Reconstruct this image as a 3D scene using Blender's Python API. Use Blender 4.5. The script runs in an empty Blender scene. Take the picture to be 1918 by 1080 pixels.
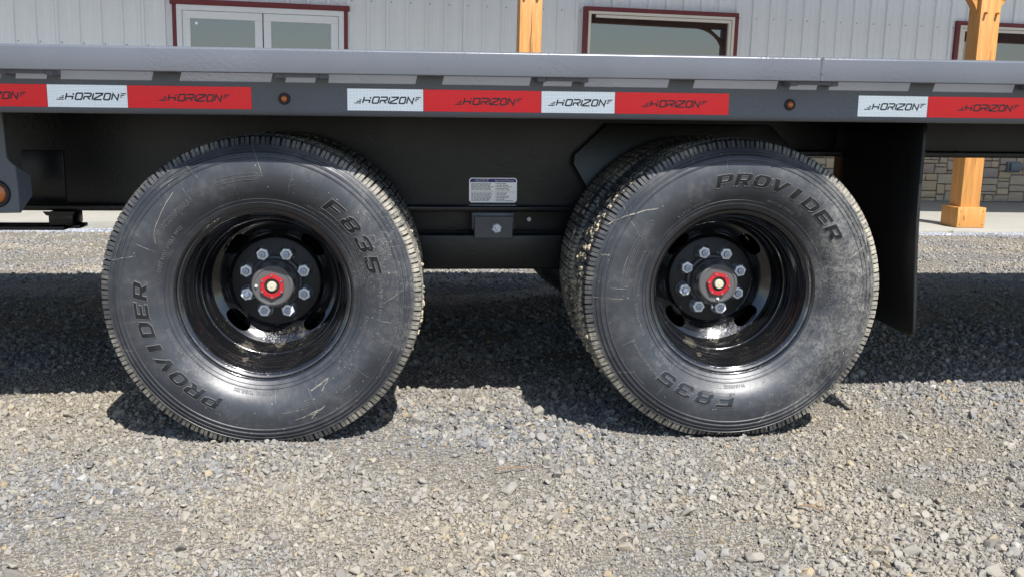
import bpy, bmesh, math, random
import numpy as np
from mathutils import Vector, Matrix, Euler

S = bpy.context.scene
COL = S.collection
RNG = np.random.default_rng(7)
random.seed(7)

# ------------------------------------------------------------------ camera, world, sun, exposure
CAM = np.array([.1819, -2.3623, .8654])
YAW, PITCH, ROLL = math.radians(5.1007), math.radians(-10.2274), math.radians(.6933)
FOCAL = 1837.19
_f = np.array([math.sin(YAW)*math.cos(PITCH), math.cos(YAW)*math.cos(PITCH), math.sin(PITCH)])
_r = np.array([math.cos(YAW), -math.sin(YAW), 0.])
_u = np.cross(_r, _f)
_R = _r*math.cos(ROLL) + _u*math.sin(ROLL)
_U = -_r*math.sin(ROLL) + _u*math.cos(ROLL)
cd = bpy.data.cameras.new('camera'); cam = bpy.data.objects.new('camera', cd); COL.objects.link(cam)
cd.sensor_width = 36; cd.sensor_fit = 'HORIZONTAL'; cd.lens = FOCAL/1918*36
cd.clip_start = .05; cd.clip_end = 2000
cam.matrix_world = Matrix(((_R[0], _U[0], -_f[0], CAM[0]), (_R[1], _U[1], -_f[1], CAM[1]), (_R[2], _U[2], -_f[2], CAM[2]), (0, 0, 0, 1)))
S.camera = cam

LIGHT = Vector((-.25, .72, -1.)).normalized()          # direction sunlight travels
w = bpy.data.worlds.new('World'); S.world = w; w.use_nodes = True
wn = w.node_tree.nodes; wl = w.node_tree.links
sky = wn.new('ShaderNodeTexSky'); sky.sky_type = 'NISHITA'; sky.sun_disc = False
sky.sun_elevation = math.asin(-LIGHT.z); sky.sun_rotation = math.atan2(-LIGHT.x, -LIGHT.y)
sky.air_density = 1.0; sky.dust_density = .7; sky.ozone_density = 2.6
wl.new(sky.outputs[0], wn['Background'].inputs[0]); wn['Background'].inputs[1].default_value = .105
sd = bpy.data.lights.new('sun', 'SUN'); sun = bpy.data.objects.new('sun', sd); COL.objects.link(sun)
sd.energy = 4.75; sd.angle = math.radians(.5); sd.color = (1, .975, .945)
sun.rotation_euler = LIGHT.to_track_quat('-Z', 'Y').to_euler(); sun.location = (2, -4, 8)
S.view_settings.view_transform = 'Standard'; S.view_settings.look = 'None'
S.view_settings.gamma = 1; S.view_settings.use_curve_mapping = False
S.view_settings.exposure = .88

# ------------------------------------------------------------------ building frame (true level; the trailer stands on slightly sloping gravel)
_d = _f*FOCAL + _R*14141 - _U*38
E1 = _d/np.linalg.norm(_d)
E3 = np.array([0, 0, 1.]) - E1[2]*E1; E3 /= np.linalg.norm(E3)
E2 = np.cross(E3, E1)
ZS = -1.017                                            # slab top below the lens
BORG = CAM + ZS*E3
BM = Matrix(((E1[0], E2[0], E3[0], BORG[0]), (E1[1], E2[1], E3[1], BORG[1]), (E1[2], E2[2], E3[2], BORG[2]), (0, 0, 0, 1)))
def bw(x, y, z): return BM @ Vector((x, y, z))

# ------------------------------------------------------------------ materials
MATS = {}
class NT:
    def __init__(s, name):
        s.m = bpy.data.materials.new(name); s.m.use_nodes = True
        s.t = s.m.node_tree; s.n = s.t.nodes; s.b = s.n['Principled BSDF']
    def new(s, typ, **kw):
        n = s.n.new(typ)
        for k, v in kw.items(): setattr(n, k, v)
        return n
    def link(s, a, b): s.t.links.new(a, b)
    def coord(s, which='Object'):
        if not hasattr(s, 'tc'): s.tc = s.n.new('ShaderNodeTexCoord')
        return s.tc.outputs[which]
    def noise(s, scale, detail=4, rough=.55, vec=None, stretch=None):
        n = s.n.new('ShaderNodeTexNoise'); n.inputs['Scale'].default_value = scale
        n.inputs['Detail'].default_value = detail; n.inputs['Roughness'].default_value = rough
        v = vec or s.coord()
        if stretch:
            mp = s.n.new('ShaderNodeMapping'); mp.inputs['Scale'].default_value = stretch
            s.link(v, mp.inputs[0]); v = mp.outputs[0]
        s.link(v, n.inputs['Vector']); return n.outputs['Fac']
    def ramp(s, fac, stops, interp='LINEAR'):
        r = s.n.new('ShaderNodeValToRGB'); r.color_ramp.interpolation = interp
        el = r.color_ramp.elements
        while len(el) < len(stops): el.new(.5)
        for e, (p, c) in zip(el, stops):
            e.position = p; e.color = (c[0], c[1], c[2], 1) if hasattr(c, '__len__') else (c, c, c, 1)
        s.link(fac, r.inputs[0]); return r.outputs[0]
    def mix(s, fac, a, b, blend='MIX'):
        m = s.n.new('ShaderNodeMix'); m.data_type = 'RGBA'; m.blend_type = blend
        for sock, v in ((m.inputs[0], fac), (m.inputs[6], a), (m.inputs[7], b)):
            if hasattr(v, 'links'): s.link(v, sock)
            elif hasattr(v, '__len__'): sock.default_value = (*v, 1)
            else: sock.default_value = v
        return m.outputs[2]
    def math(s, op, a, b=0., clamp=False):
        m = s.n.new('ShaderNodeMath'); m.operation = op; m.use_clamp = clamp
        for sock, v in ((m.inputs[0], a), (m.inputs[1], b)):
            if hasattr(v, 'links'): s.link(v, sock)
            else: sock.default_value = v
        return m.outputs[0]
    def bump(s, h, strength=.3, dist=.002):
        b = s.n.new('ShaderNodeBump'); b.inputs['Strength'].default_value = strength; b.inputs['Distance'].default_value = dist
        s.link(h, b.inputs['Height']); s.link(b.outputs[0], s.b.inputs['Normal'])
    def set(s, **kw):
        names = dict(base='Base Color', rough='Roughness', metal='Metallic', spec='Specular IOR Level', coat='Coat Weight', coatr='Coat Roughness', trans='Transmission Weight', ior='IOR')
        for k, v in kw.items():
            i = s.b.inputs[names[k]]
            if hasattr(v, 'links'): s.link(v, i)
            elif hasattr(v, '__len__'): i.default_value = (*v, 1)
            else: i.default_value = v
        return s

def simple(name, base, rough=.5, **kw):
    t = NT(name); t.set(base=base, rough=rough, **kw); MATS[name] = t.m; return t.m

def paint(name, base, rough, peel=.35, dust=.0):
    t = NT(name)
    n1 = t.noise(3.2, 5); n2 = t.noise(120, 3)
    c = t.mix(t.ramp(n1, [(.3, 0.), (.75, 1.)]), [b*.88 for b in base], [b*1.1 for b in base])
    sp = t.ramp(t.noise(260, 2), [(.70, 0.), (.78, 1.)])
    pk = t.ramp(t.noise(5, 3), [(.5, 0.), (.7, 1.)])
    c = t.mix(t.math('MULTIPLY', t.math('MULTIPLY', sp, pk), .10 + dust), c, (.42, .39, .33))
    t.set(base=c, rough=t.ramp(n1, [(.3, rough*.85), (.8, rough*1.2)]))
    patch = t.ramp(t.noise(4.5, 2), [(.45, .12), (.62, 1.)])
    t.bump(t.math('MULTIPLY', n2, patch), peel, .004)
    MATS[name] = t.m; return t.m

paint('grey_paint', (.100, .107, .122), .34, .45)
paint('rail_paint', (.100, .107, .122), .28, .26)
gl = NT('gloss_black'); gl.set(base=(.006, .0066, .008), rough=.26, ior=1.5); gl.bump(gl.noise(130, 2), .05, .002); MATS['gloss_black'] = gl.m
paint('black_paint', (.0085, .0090, .0102), .30, .25, .03); MATS['black_paint'].node_tree.nodes['Principled BSDF'].inputs['Specular IOR Level'].default_value = .36
simple('rubber_trim', (.012, .012, .013), .55)
paint('flap_rubber', (.008, .0085, .0095), .42, .3, .04)
simple('zinc', (.74, .77, .81), .36, metal=.35)
simple('zinc_dull', (.42, .45, .50), .38, metal=1.)
simple('stud_blue', (.26, .34, .52), .35, metal=.7)
simple('red_anodised', (.40, .014, .020), .4, metal=.2)
simple('hub_grey', (.095, .093, .092), .42, metal=.2)
simple('cap_cream', (.44, .41, .30), .45)
simple('print_black', (.010, .011, .016), .4)
simple('print_navy', (.055, .045, .32), .4)
simple('print_white', (.75, .75, .76), .4)
simple('sticker_silver', (.88, .88, .93), .34, metal=.5)
simple('print_grey', (.09, .09, .10), .5)
simple('plate_black', (.0065, .0065, .007), .52)
simple('wall_inside', (.02, .02, .02), .9)
simple('red_trim', (.17, .022, .026), .45)
simple('white_frame', (.84, .86, .89), .4)
simple('cream_frame', (.78, .73, .64), .45)
simple('shadow_gap', (.01, .01, .01), .8)
simple('box_grey', (.085, .105, .125), .45)
simple('bounce_white', (.80, .81, .83), .6)
simple('metal_roof', (.13, .03, .03), .4)
simple('grass_blade', (.09, .14, .03), .6)
simple('twig', (.20, .13, .08), .8)
t = NT('scuff_dust'); t.set(base=t.mix(t.ramp(t.noise(60, 4), [(.4, 0.), (.65, 1.)]), (.085, .082, .074), (.24, .222, .185)), rough=.95); MATS['scuff_dust'] = t.m

def amber(name):
    t = NT(name); t.set(base=(.50, .125, .012), rough=.18, coat=.6)
    v = t.new('ShaderNodeTexVoronoi'); v.inputs['Scale'].default_value = 260; t.link(t.coord(), v.inputs['Vector'])
    t.bump(v.outputs['Distance'], .5, .002); MATS[name] = t.m
amber('amber_lens')

def tape(name, base, line, amt):
    t = NT(name)
    sx = t.new('ShaderNodeSeparateXYZ'); t.link(t.coord(), sx.inputs[0])
    a = t.math('SINE', t.math('MULTIPLY', t.math('ADD', sx.outputs[0], sx.outputs[2]), 950.))
    b = t.math('SINE', t.math('MULTIPLY', t.math('SUBTRACT', sx.outputs[0], sx.outputs[2]), 950.))
    h = t.math('MULTIPLY', a, b)
    k = t.ramp(h, [(.05, 0.), (.5, 1.)])
    n = t.noise(9, 3)
    c = t.mix(t.math('MULTIPLY', k, amt), base, line)
    c = t.mix(t.ramp(n, [(.4, 0.), (.7, .22)]), c, [x*.8 for x in base])
    t.set(base=c, rough=.30, metal=.78, coat=.4, coatr=.12); t.bump(h, .08, .001); MATS[name] = t.m
tape('tape_white', (.88, .89, .90), (.44, .52, .62), .9)
tape('tape_red', (.78, .014, .024), (.46, .006, .012), .7)

def rubber(name, dusty, side=0.):
    t = NT(name)
    o = t.coord()
    sx = t.new('ShaderNodeSeparateXYZ'); t.link(o, sx.inputs[0])
    rad = t.math('SQRT', t.math('ADD', t.math('POWER', sx.outputs[0], 2.), t.math('POWER', sx.outputs[2], 2.)))
    n1 = t.noise(7, 6, .6); n2 = t.noise(55, 5, .65); n3 = t.noise(420, 2)
    base = t.mix(t.ramp(n1, [(.35, 0.), (.7, 1.)]), (.023, .025, .030), (.039, .042, .048))
    if side:
        sd_ = t.new('ShaderNodeMapRange'); sd_.inputs['From Min'].default_value = .08; sd_.inputs['From Max'].default_value = .36; t.link(sx.outputs[0], sd_.inputs['Value'])
        dk = t.math('MULTIPLY', t.math('MULTIPLY', sd_.outputs[0], t.ramp(t.noise(130, 4, .7), [(.42, .15), (.56, 1.)])), t.ramp(t.math('ADD', t.math('MULTIPLY', t.noise(24, 6, .72), .7), t.math('MULTIPLY', n1, .3)), [(.40, 0.), (.62, 1.)]))
        base = t.mix(t.math('MULTIPLY', dk, side), base, (.26, .245, .215))
    # thin dust film, fine specks and hairline scratches of dried mud
    film = t.math('MULTIPLY', t.ramp(n1, [(.46, 0.), (.78, 1.)]), t.ramp(n2, [(.42, 0.), (.68, 1.)]))
    base = t.mix(t.math('MULTIPLY', film, .26), base, (.27, .255, .225))
    spk = t.math('MULTIPLY', t.ramp(n3, [(.66, 0.), (.72, 1.)]), t.ramp(t.noise(4, 3), [(.42, 0.), (.68, 1.)]))
    base = t.mix(t.math('MULTIPLY', spk, .5), base, (.40, .37, .31))
    scr = t.ramp(t.noise(16, 6, .75), [(.492, 0.), (.5, 1.), (.508, 0.)])
    scr = t.math('MULTIPLY', scr, t.ramp(t.noise(3.1, 2), [(.52, 0.), (.66, 1.)]))
    base = t.mix(t.math('MULTIPLY', scr, .55), base, (.46, .43, .36))
    # dried grey-tan mud on the tread and shoulder
    tr = t.ramp(rad, [(.358/.5, 0.), (.383/.5, .55), (.392/.5, 1.)])
    r2 = t.new('ShaderNodeMapRange'); r2.inputs['From Min'].default_value = .374; r2.inputs['From Max'].default_value = .383
    t.link(rad, r2.inputs['Value'])
    mud = t.math('MULTIPLY', t.math('MULTIPLY', r2.outputs[0], t.ramp(t.noise(2.6, 2), [(.44, .10), (.60, 1.)])), t.ramp(t.math('ADD', t.math('MULTIPLY', n2, .65), t.math('MULTIPLY', n1, .35)), [(.36, .12), (.56, 1.)]))
    base = t.mix(t.math('MULTIPLY', mud, dusty), base, t.mix(n2, (.30, .27, .21), (.46, .42, .33)))
    t.set(base=base, rough=t.ramp(n1, [(.3, .30), (.75, .50)]), spec=.52)
    t.bump(t.math('ADD', n2, t.math('MULTIPLY', mud, .8)), .22, .002)
    MATS[name] = t.m
rubber('tyre_rubber', .88)
rubber('tyre_rubber_dirty', .95, .80)
simple('letter_rubber', (.088, .088, .088), .36)
simple('letter_face', (.007, .0075, .009), .28)

def rimmat(name):
    t = NT(name)
    sx = t.new('ShaderNodeSeparateXYZ'); t.link(t.coord(), sx.inputs[0])
    low = t.new('ShaderNodeMapRange'); low.inputs['From Min'].default_value = .06; low.inputs['From Max'].default_value = -.17
    t.link(sx.outputs[2], low.inputs['Value'])
    n1 = t.noise(16, 4); n3 = t.noise(330, 3, .6)
    spk = t.math('MULTIPLY', t.ramp(n3, [(.60, 0.), (.68, 1.)]), t.ramp(n1, [(.42, 0.), (.6, 1.)]))
    m = t.math('MULTIPLY', spk, low.outputs[0])
    smear = t.math('MULTIPLY', t.ramp(t.noise(9, 5, .7), [(.60, 0.), (.70, 1.)]), low.outputs[0])
    m = t.math('MULTIPLY', t.math('MAXIMUM', t.math('MULTIPLY', m, .6), t.math('MULTIPLY', smear, .6)), .5)
    t.set(base=t.mix(m, (.005, .0052, .006), (.40, .36, .27)), rough=t.mix(m, (.13,)*3, (.8,)*3), spec=.5, ior=1.7)
    t.bump(t.math('ADD', t.math('MULTIPLY', m, 3.), t.math('MULTIPLY', t.noise(45, 2), .35)), .16, .002); MATS[name] = t.m
rimmat('rim_black')

def wood(name):
    t = NT(name)
    g = t.noise(3, 6, .65, stretch=(18, 18, 1.1)); g2 = t.noise(1.1, 3, stretch=(4, 4, .6))
    c = t.mix(t.ramp(g, [(.3, 0.), (.75, 1.)]), (.36, .142, .028), (.60, .300, .082))
    c = t.mix(t.ramp(g2, [(.35, .0), (.75, .45)]), c, (.50, .24, .068))
    kn = t.new('ShaderNodeTexVoronoi'); kn.inputs['Scale'].default_value = 3.3
    mp = t.new('ShaderNodeMapping'); mp.inputs['Scale'].default_value = (2.2, 2.2, 1.); t.link(t.coord(), mp.inputs[0]); t.link(mp.outputs[0], kn.inputs['Vector'])
    c = t.mix(t.ramp(kn.outputs['Distance'], [(.06, .75), (.13, 0.)]), c, (.20, .075, .02))
    t.set(base=c, rough=.5); t.bump(g, .25, .004); MATS[name] = t.m
wood('stained_timber')
simple('crack_dark', (.07, .032, .012), .8)

def siding(name):
    t = NT(name)
    st = t.noise(2.2, 5, .6, stretch=(9, 9, .35)); n = t.noise(1.2, 4)
    c = t.mix(t.ramp(st, [(.3, 0.), (.8, 1.)]), (.83, .86, .89), (.885, .905, .93))
    c = t.mix(t.ramp(n, [(.45, 0.), (.8, .25)]), c, (.72, .74, .77))
    t.set(base=c, rough=.42); t.bump(t.noise(5, 2, stretch=(3, 3, .5)), .12, .01); MATS[name] = t.m
siding('siding_white')

def glass(name, dark, blind=0.):
    t = NT(name)
    n = t.noise(1.4, 3)
    t.set(base=t.mix(n, [d*.9 for d in dark], [d*1.1 for d in dark]), rough=.015, ior=2.12, spec=.5)
    t.bump(t.noise(.9, 1), .02, .01); MATS[name] = t.m
glass('glass_grey', (.036, .048, .066))
glass('glass_dark', (.004, .009, .019))
glass('glass_blue', (.007, .014, .028))

def stone_mat(name):
    t = NT(name)
    oi = t.new('ShaderNodeObjectInfo')
    c = t.ramp(oi.outputs['Random'], [(0., (.62, .46, .29)), (.22, (.74, .56, .35)), (.42, (.60, .50, .39)), (.58, (.78, .60, .39)), (.74, (.52, .41, .32)), (.88, (.36, .30, .29)), (1., (.70, .56, .42))])
    n = t.noise(16, 8, .7); n2 = t.noise(60, 5, .7)
    c = t.mix(t.ramp(n, [(.35, 0.), (.7, .75)]), c, (.56, .46, .32))
    c = t.mix(t.ramp(n2, [(.3, .5), (.6, 0.)]), c, (.12, .10, .085))
    t.set(base=c, rough=.9); t.bump(t.math('ADD', n, t.math('MULTIPLY', n2, .5)), .9, .02); MATS[name] = t.m
stone_mat('wall_stone')
t = NT('mortar'); t.set(base=(.11, .10, .09), rough=.95); t.bump(t.noise(40), .4, .01); MATS['mortar'] = t.m

def concrete(name):
    t = NT(name)
    br = t.noise(7, 6, .7, stretch=(.8, 14, 8)); n = t.noise(1.3, 6, .65); sp = t.noise(90, 4, .7)
    c = t.mix(t.ramp(br, [(.3, 0.), (.75, 1.)]), (.235, .222, .188), (.335, .32, .28))
    c = t.mix(t.ramp(n, [(.45, 0.), (.75, .4)]), c, (.18, .17, .145))
    c = t.mix(t.ramp(sp, [(.68, 0.), (.75, .5)]), c, (.2, .18, .15))
    t.set(base=c, rough=.88); t.bump(t.math('ADD', br, sp), .3, .004); MATS[name] = t.m
concrete('slab_concrete')

GR_STOPS = [(0., (0.0716, 0.0749, 0.0814)), (.12, (0.1302, 0.1335, 0.14)), (.25, (0.1758, 0.1758, 0.1726)), (.38, (0.2181, 0.2052, 0.1824)), (.52, (0.1661, 0.1726, 0.1856)),
            (.64, (0.2605, 0.2377, 0.1954)), (.76, (0.1954, 0.1856, 0.1693)), (.86, (0.3093, 0.293, 0.2638)), (.945, (0.2605, 0.1889, 0.0977)), (.965, (0.2214, 0.2214, 0.2279)), (1., (0.3582, 0.3484, 0.3256))]
def gravel_stone(name, stops=GR_STOPS, dusty=1.):
    t = NT(name)
    oi = t.new('ShaderNodeObjectInfo')
    c = t.ramp(oi.outputs['Random'], stops)
    geo = t.new('ShaderNodeNewGeometry')
    big = t.noise(1.1, 4, .6, vec=geo.outputs['Position'])
    big2 = t.noise(2.1, 4, .6, vec=geo.outputs['Position'])
    # dusty fines coat many of the stones, in patches of warmer and bluer gravel
    c = t.mix(t.ramp(big, [(.42, .04*dusty), (.60, .48*dusty)]), c, (.325, .270, .178))
    c = t.mix(t.ramp(big2, [(.50, 0.), (.64, .34)]), c, (.150, .162, .186))
    n = t.noise(38, 5, .7, vec=geo.outputs['Position'])
    c = t.mix(t.ramp(n, [(.46, 0.), (.75, .3*dusty)]), c, (.285, .266, .228))
    t.set(base=c, rough=.85, spec=.3); t.bump(t.noise(260, 4, .7, vec=geo.outputs['Position']), .5, .002); MATS[name] = t.m
gravel_stone('gravel_stone')
gravel_stone('edging_stone', [(0., (0.148, 0.1665, 0.1998)), (.3, (0.222, 0.2405, 0.2738)), (.6, (0.296, 0.3108, 0.3404)), (.85, (0.3848, 0.3996, 0.4292)), (1., (0.4884, 0.4958, 0.518))], .25)
def ground_mat(name):
    t = NT(name)
    geo = t.new('ShaderNodeNewGeometry'); P = geo.outputs['Position']
    v = t.new('ShaderNodeTexVoronoi'); v.inputs['Scale'].default_value = 78; t.link(P, v.inputs['Vector'])
    sep = t.new('ShaderNodeSeparateColor'); t.link(v.outputs['Color'], sep.inputs[0])
    c = t.ramp(sep.outputs[0], GR_STOPS)
    big = t.noise(1.1, 4, .6, vec=P)
    c = t.mix(t.ramp(big, [(.38, .3), (.66, .7)]), c, (.205, .174, .126))
    c = t.mix(t.ramp(v.outputs['Distance'], [(.35, 0.), (.75, .5)]), c, (.08, .07, .055))  # shade in the gaps between stones, put into the colour
    t.set(base=c, rough=.95, spec=.2)
    h = t.math('ADD', t.math('MULTIPLY', v.outputs['Distance'], -1.), t.math('MULTIPLY', t.noise(300, 3, vec=P), .3))
    t.bump(h, .9, .008); MATS[name] = t.m
ground_mat('gravel_ground')

# ------------------------------------------------------------------ mesh helpers
def link(name, me, mats, parent=None, smooth=None):
    for m in (mats if isinstance(mats, (list, tuple)) else [mats]): me.materials.append(MATS[m])
    o = bpy.data.objects.new(name, me); COL.objects.link(o)
    if parent is not None: o.parent = parent
    if smooth is not None:
        if smooth >= 180: me.polygons.foreach_set('use_smooth', [True]*len(me.polygons))
        elif smooth > 0:
            me.polygons.foreach_set('use_smooth', [True]*len(me.polygons)); me.set_sharp_from_angle(angle=math.radians(smooth))
    return o
def from_bm(name, bm, mats, parent=None, smooth=35):
    me = bpy.data.meshes.new(name); bm.normal_update(); bm.to_mesh(me); bm.free()
    return link(name, me, mats, parent, smooth)
def tag(o, label=None, cat=None, group=None, kind=None):
    for k, v in (('label', label), ('category', cat), ('group', group), ('kind', kind)):
        if v: o[k] = v
    return o
def empty(name, mat=None):
    o = bpy.data.objects.new(name, None); o.empty_display_size = .1; COL.objects.link(o)
    if mat is not None: o.matrix_world = mat
    return o
def box(bm, x0, x1, y0, y1, z0, z1, bev=0., seg=2, mi=0):
    vs = [bm.verts.new(p) for p in ((x0, y0, z0), (x1, y0, z0), (x1, y1, z0), (x0, y1, z0), (x0, y0, z1), (x1, y0, z1), (x1, y1, z1), (x0, y1, z1))]
    fs = [bm.faces.new([vs[i] for i in q]) for q in ((0, 3, 2, 1), (4, 5, 6, 7), (0, 1, 5, 4), (1, 2, 6, 5), (2, 3, 7, 6), (3, 0, 4, 7))]
    for f in fs: f.material_index = mi
    if bev > 0:
        es = list({e for f in fs for e in f.edges})
        r = bmesh.ops.bevel(bm, geom=es, offset=bev, segments=seg, affect='EDGES', profile=.5, clamp_overlap=True)
        for f in r['faces']: f.material_index = mi
    return bm
def prism(bm, poly, axis, a0, a1, bev=0., seg=2, mi=0):
    """poly: 2-D outline; axis 1 -> poly in (x,z), extruded along y; axis 0 -> poly in (y,z), along x; axis 2 -> poly in (x,y), along z"""
    def P(p, a): return ((p[0], a, p[1]) if axis == 1 else (a, p[0], p[1]) if axis == 0 else (p[0], p[1], a))
    A = [bm.verts.new(P(p, a0)) for p in poly]; B = [bm.verts.new(P(p, a1)) for p in poly]
    n = len(poly); fs = [bm.faces.new(A), bm.faces.new(B[::-1])]
    for i in range(n): fs.append(bm.faces.new((A[i], B[i], B[(i+1) % n], A[(i+1) % n])))
    bmesh.ops.recalc_face_normals(bm, faces=fs)
    for f in fs: f.material_index = mi
    if bev > 0:
        es = list({e for f in fs[:2] for e in f.edges})
        r = bmesh.ops.bevel(bm, geom=es, offset=bev, segments=seg, affect='EDGES', profile=.5, clamp_overlap=True)
        for f in r['faces']: f.material_index = mi
    return bm
def lathe(bm, prof, n=96, closed=False, mi=None, ang0=0.):
    """prof: list of (r, y); revolved about the y axis; x = r cos a, z = r sin a"""
    rings = []
    for (r, y) in prof:
        rings.append([bm.verts.new((r*math.cos(ang0 + 2*math.pi*k/n), y, r*math.sin(ang0 + 2*math.pi*k/n))) for k in range(n)] if r > 1e-6 else [bm.verts.new((0, y, 0))])
    seq = list(range(len(prof))) + ([0] if closed else [])
    for j in range(len(seq)-1):
        a, b = rings[seq[j]], rings[seq[j+1]]
        for k in range(n):
            k2 = (k+1) % n
            q = [a[k % len(a)], a[k2 % len(a)], b[k2 % len(b)], b[k % len(b)]]
            q = list(dict.fromkeys(q))
            if len(q) > 2:
                f = bm.faces.new(q)
                if mi: f.material_index = mi[j]
    return bm
def grid_mesh(name, V, F): 
    me = bpy.data.meshes.new(name); me.from_pydata([tuple(v) for v in V], [], F); me.update(); return me
def text_mesh(body, size, shear=0., offset=0., space=1., outline=0., xs=1.):
    cu = bpy.data.curves.new('txt', 'FONT'); cu.body = body; cu.size = size; cu.shear = shear; cu.offset = offset; cu.space_character = space
    cu.align_x = 'CENTER'; cu.align_y = 'CENTER'; cu.resolution_u = 3
    if outline > 0: cu.fill_mode = 'NONE'; cu.bevel_depth = outline; cu.bevel_resolution = 1
    else: cu.fill_mode = 'FRONT'
    o = bpy.data.objects.new('txt', cu); COL.objects.link(o)
    bpy.context.view_layer.update()
    me = bpy.data.meshes.new_from_object(o.evaluated_get(bpy.context.evaluated_depsgraph_get()))
    V = np.zeros(len(me.vertices)*3); me.vertices.foreach_get('co', V); V = V.reshape(-1, 3); V[:, 0] *= xs
    F = [tuple(p.vertices) for p in me.polygons]
    bpy.data.objects.remove(o); bpy.data.curves.remove(cu); bpy.data.meshes.remove(me)
    return V, F
def stroke(pts, wd, closed=False):
    """a mitred ribbon along a 2-D polyline -> verts, quads"""
    p = [Vector(q) for q in pts]; n = len(p); V = []
    for i in range(n):
        a = p[i-1] if (i > 0 or closed) else None; b = p[(i+1) % n] if (i < n-1 or closed) else None
        d1 = (p[i]-a).normalized() if a is not None else (b-p[i]).normalized()
        d2 = (b-p[i]).normalized() if b is not None else d1
        nn = Vector((-d1.y-d2.y, d1.x+d2.x)); nn = nn.normalized() if nn.length > 1e-6 else Vector((-d1.y, d1.x))
        k = wd/2/max(.45, nn.dot(Vector((-d1.y, d1.x))))
        V += [p[i]+nn*k, p[i]-nn*k]
    F = [(2*i, 2*i+1, 2*((i+1) % n)+1, 2*((i+1) % n)) for i in range(n if closed else n-1)]
    return V, F

# ------------------------------------------------------------------ ground
SLAB_Y = 8.89
def slab_line(x):                                      # world y and z of the gravel at the foot of the slab
    a, b = bw(-12, SLAB_Y, -.125), bw(14, SLAB_Y, .013)
    t = (x-a.x)/(b.x-a.x); return a.y+(b.y-a.y)*t, a.z+(b.z-a.z)*t
_nz = [(RNG.uniform(0, 6.3), RNG.uniform(.7, 3.5), RNG.uniform(0, 6.3)) for _ in range(14)]
def gz(x, y):
    x = np.asarray(x, float); y = np.asarray(y, float)
    ys, zs = slab_line(np.clip(x, -14, 16))
    t = np.clip((y-.75)/(ys-.75), 0, 1.25)
    h = sum(np.sin((x*math.cos(a)+y*math.sin(a))*f*2.2+p)/f for a, f, p in _nz)*.0016
    k = np.clip(np.hypot(x-.4, y-2)/40, 0, 1)
    m = .012*np.exp(-((x+.22)**2+(y-.12)**2)/.05)+.003*np.exp(-((x-.98)**2+(y-.12)**2)/.05)
    return t*zs + (h+.010*(1-t)+m)*(1-k)
xs = np.concatenate([-np.geomspace(400, 5, 14), np.linspace(-4.5, 7, 116), np.geomspace(7.5, 400, 14)])
ysn = np.concatenate([-np.geomspace(400, 3.2, 14), np.linspace(-3, 8, 111), np.geomspace(8.4, 500, 14)])
X, Y = np.meshgrid(xs, ysn); Z = gz(X, Y)
nx = len(xs); V = np.stack([X.ravel(), Y.ravel(), Z.ravel()], 1)
F = [(j*nx+i, j*nx+i+1, (j+1)*nx+i+1, (j+1)*nx+i) for j in range(len(ysn)-1) for i in range(nx-1)]
g = link('ground', grid_mesh('ground', V, F), 'gravel_ground', smooth=180); tag(g, kind='structure')

# loose crushed stone on top, as real instanced stones
def pebble_set(mt, n0):
    pebs = bpy.data.collections.new('pebble_shapes')
    for k in range(14):
        bm = bmesh.new(); r = np.random.default_rng(n0+k)
        flat = r.uniform(.40, .85); wd = r.uniform(.6, .95)
        for q in range(13):
            d = r.normal(size=3); d /= np.linalg.norm(d); d *= r.uniform(.80, 1.08)
            bm.verts.new((d[0]*.5, d[1]*.5*wd, d[2]*.5*flat))
        bmesh.ops.convex_hull(bm, input=bm.verts)
        bmesh.ops.delete(bm, geom=[v for v in bm.verts if not v.link_faces], context='VERTS')
        bmesh.ops.bevel(bm, geom=list(bm.edges), offset=.03, segments=1, affect='EDGES')
        me = bpy.data.meshes.new('pebble'); bm.to_mesh(me); bm.free(); me.materials.append(MATS[mt])
        pebs.objects.link(bpy.data.objects.new('pebble', me))
    return pebs
def area_pts(n, ylo, yhi, pw=1.):
    y = ylo+(yhi-ylo)*RNG.random(n)**pw
    cx = CAM[0]+(y-CAM[1])*.09; hw = (y-CAM[1])*.565+.18
    return cx+(RNG.random(n)*2-1)*hw, y
PX, PY, PS = [], [], []
def add(n, ylo, yhi, lo, hi, a, pw=1.):
    x, y = area_pts(n, ylo, yhi, pw); s = lo*(1-RNG.random(n)*(1-(lo/hi)**a))**(-1/a)
    PX.append(x); PY.append(y); PS.append(s)
add(74000, -.95, .95, .0070, .031, 2.1)
add(62000, -.95, .95, .0048, .0095, 1.5)
add(78000, .95, 3.1, .009, .036, 2.5)
add(80000, 3.1, 6.7, .012, .036, 2.6)
add(900, -.95, 1.2, .022, .050, 2.4)
PX, PY, PS = map(np.concatenate, (PX, PY, PS))
cl = np.sin(PX*3.1+1.3*np.sin(PY*2.2))+np.sin(PY*4.3+1.7*np.sin(PX*1.9+2))     # coarse and fine patches
PS = PS*(1+.09*cl)
fines = np.sin(PX*5.3+2.1*np.sin(PY*3.7+.6)+.4)+np.sin(PY*7.9+1.9*np.sin(PX*4.1))
ysl, _ = slab_line(PX); keep = (PY < ysl-.015) & ~((fines > .6) & (PS > .0085) & (RNG.random(len(PS)) < .80))
for wx in (-.2244, .9864): keep &= ~((np.abs(PX-wx) < .09) & (PY > .10) & (PY < .64))
PX, PY, PS = PX[keep], PY[keep], PS[keep]
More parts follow.
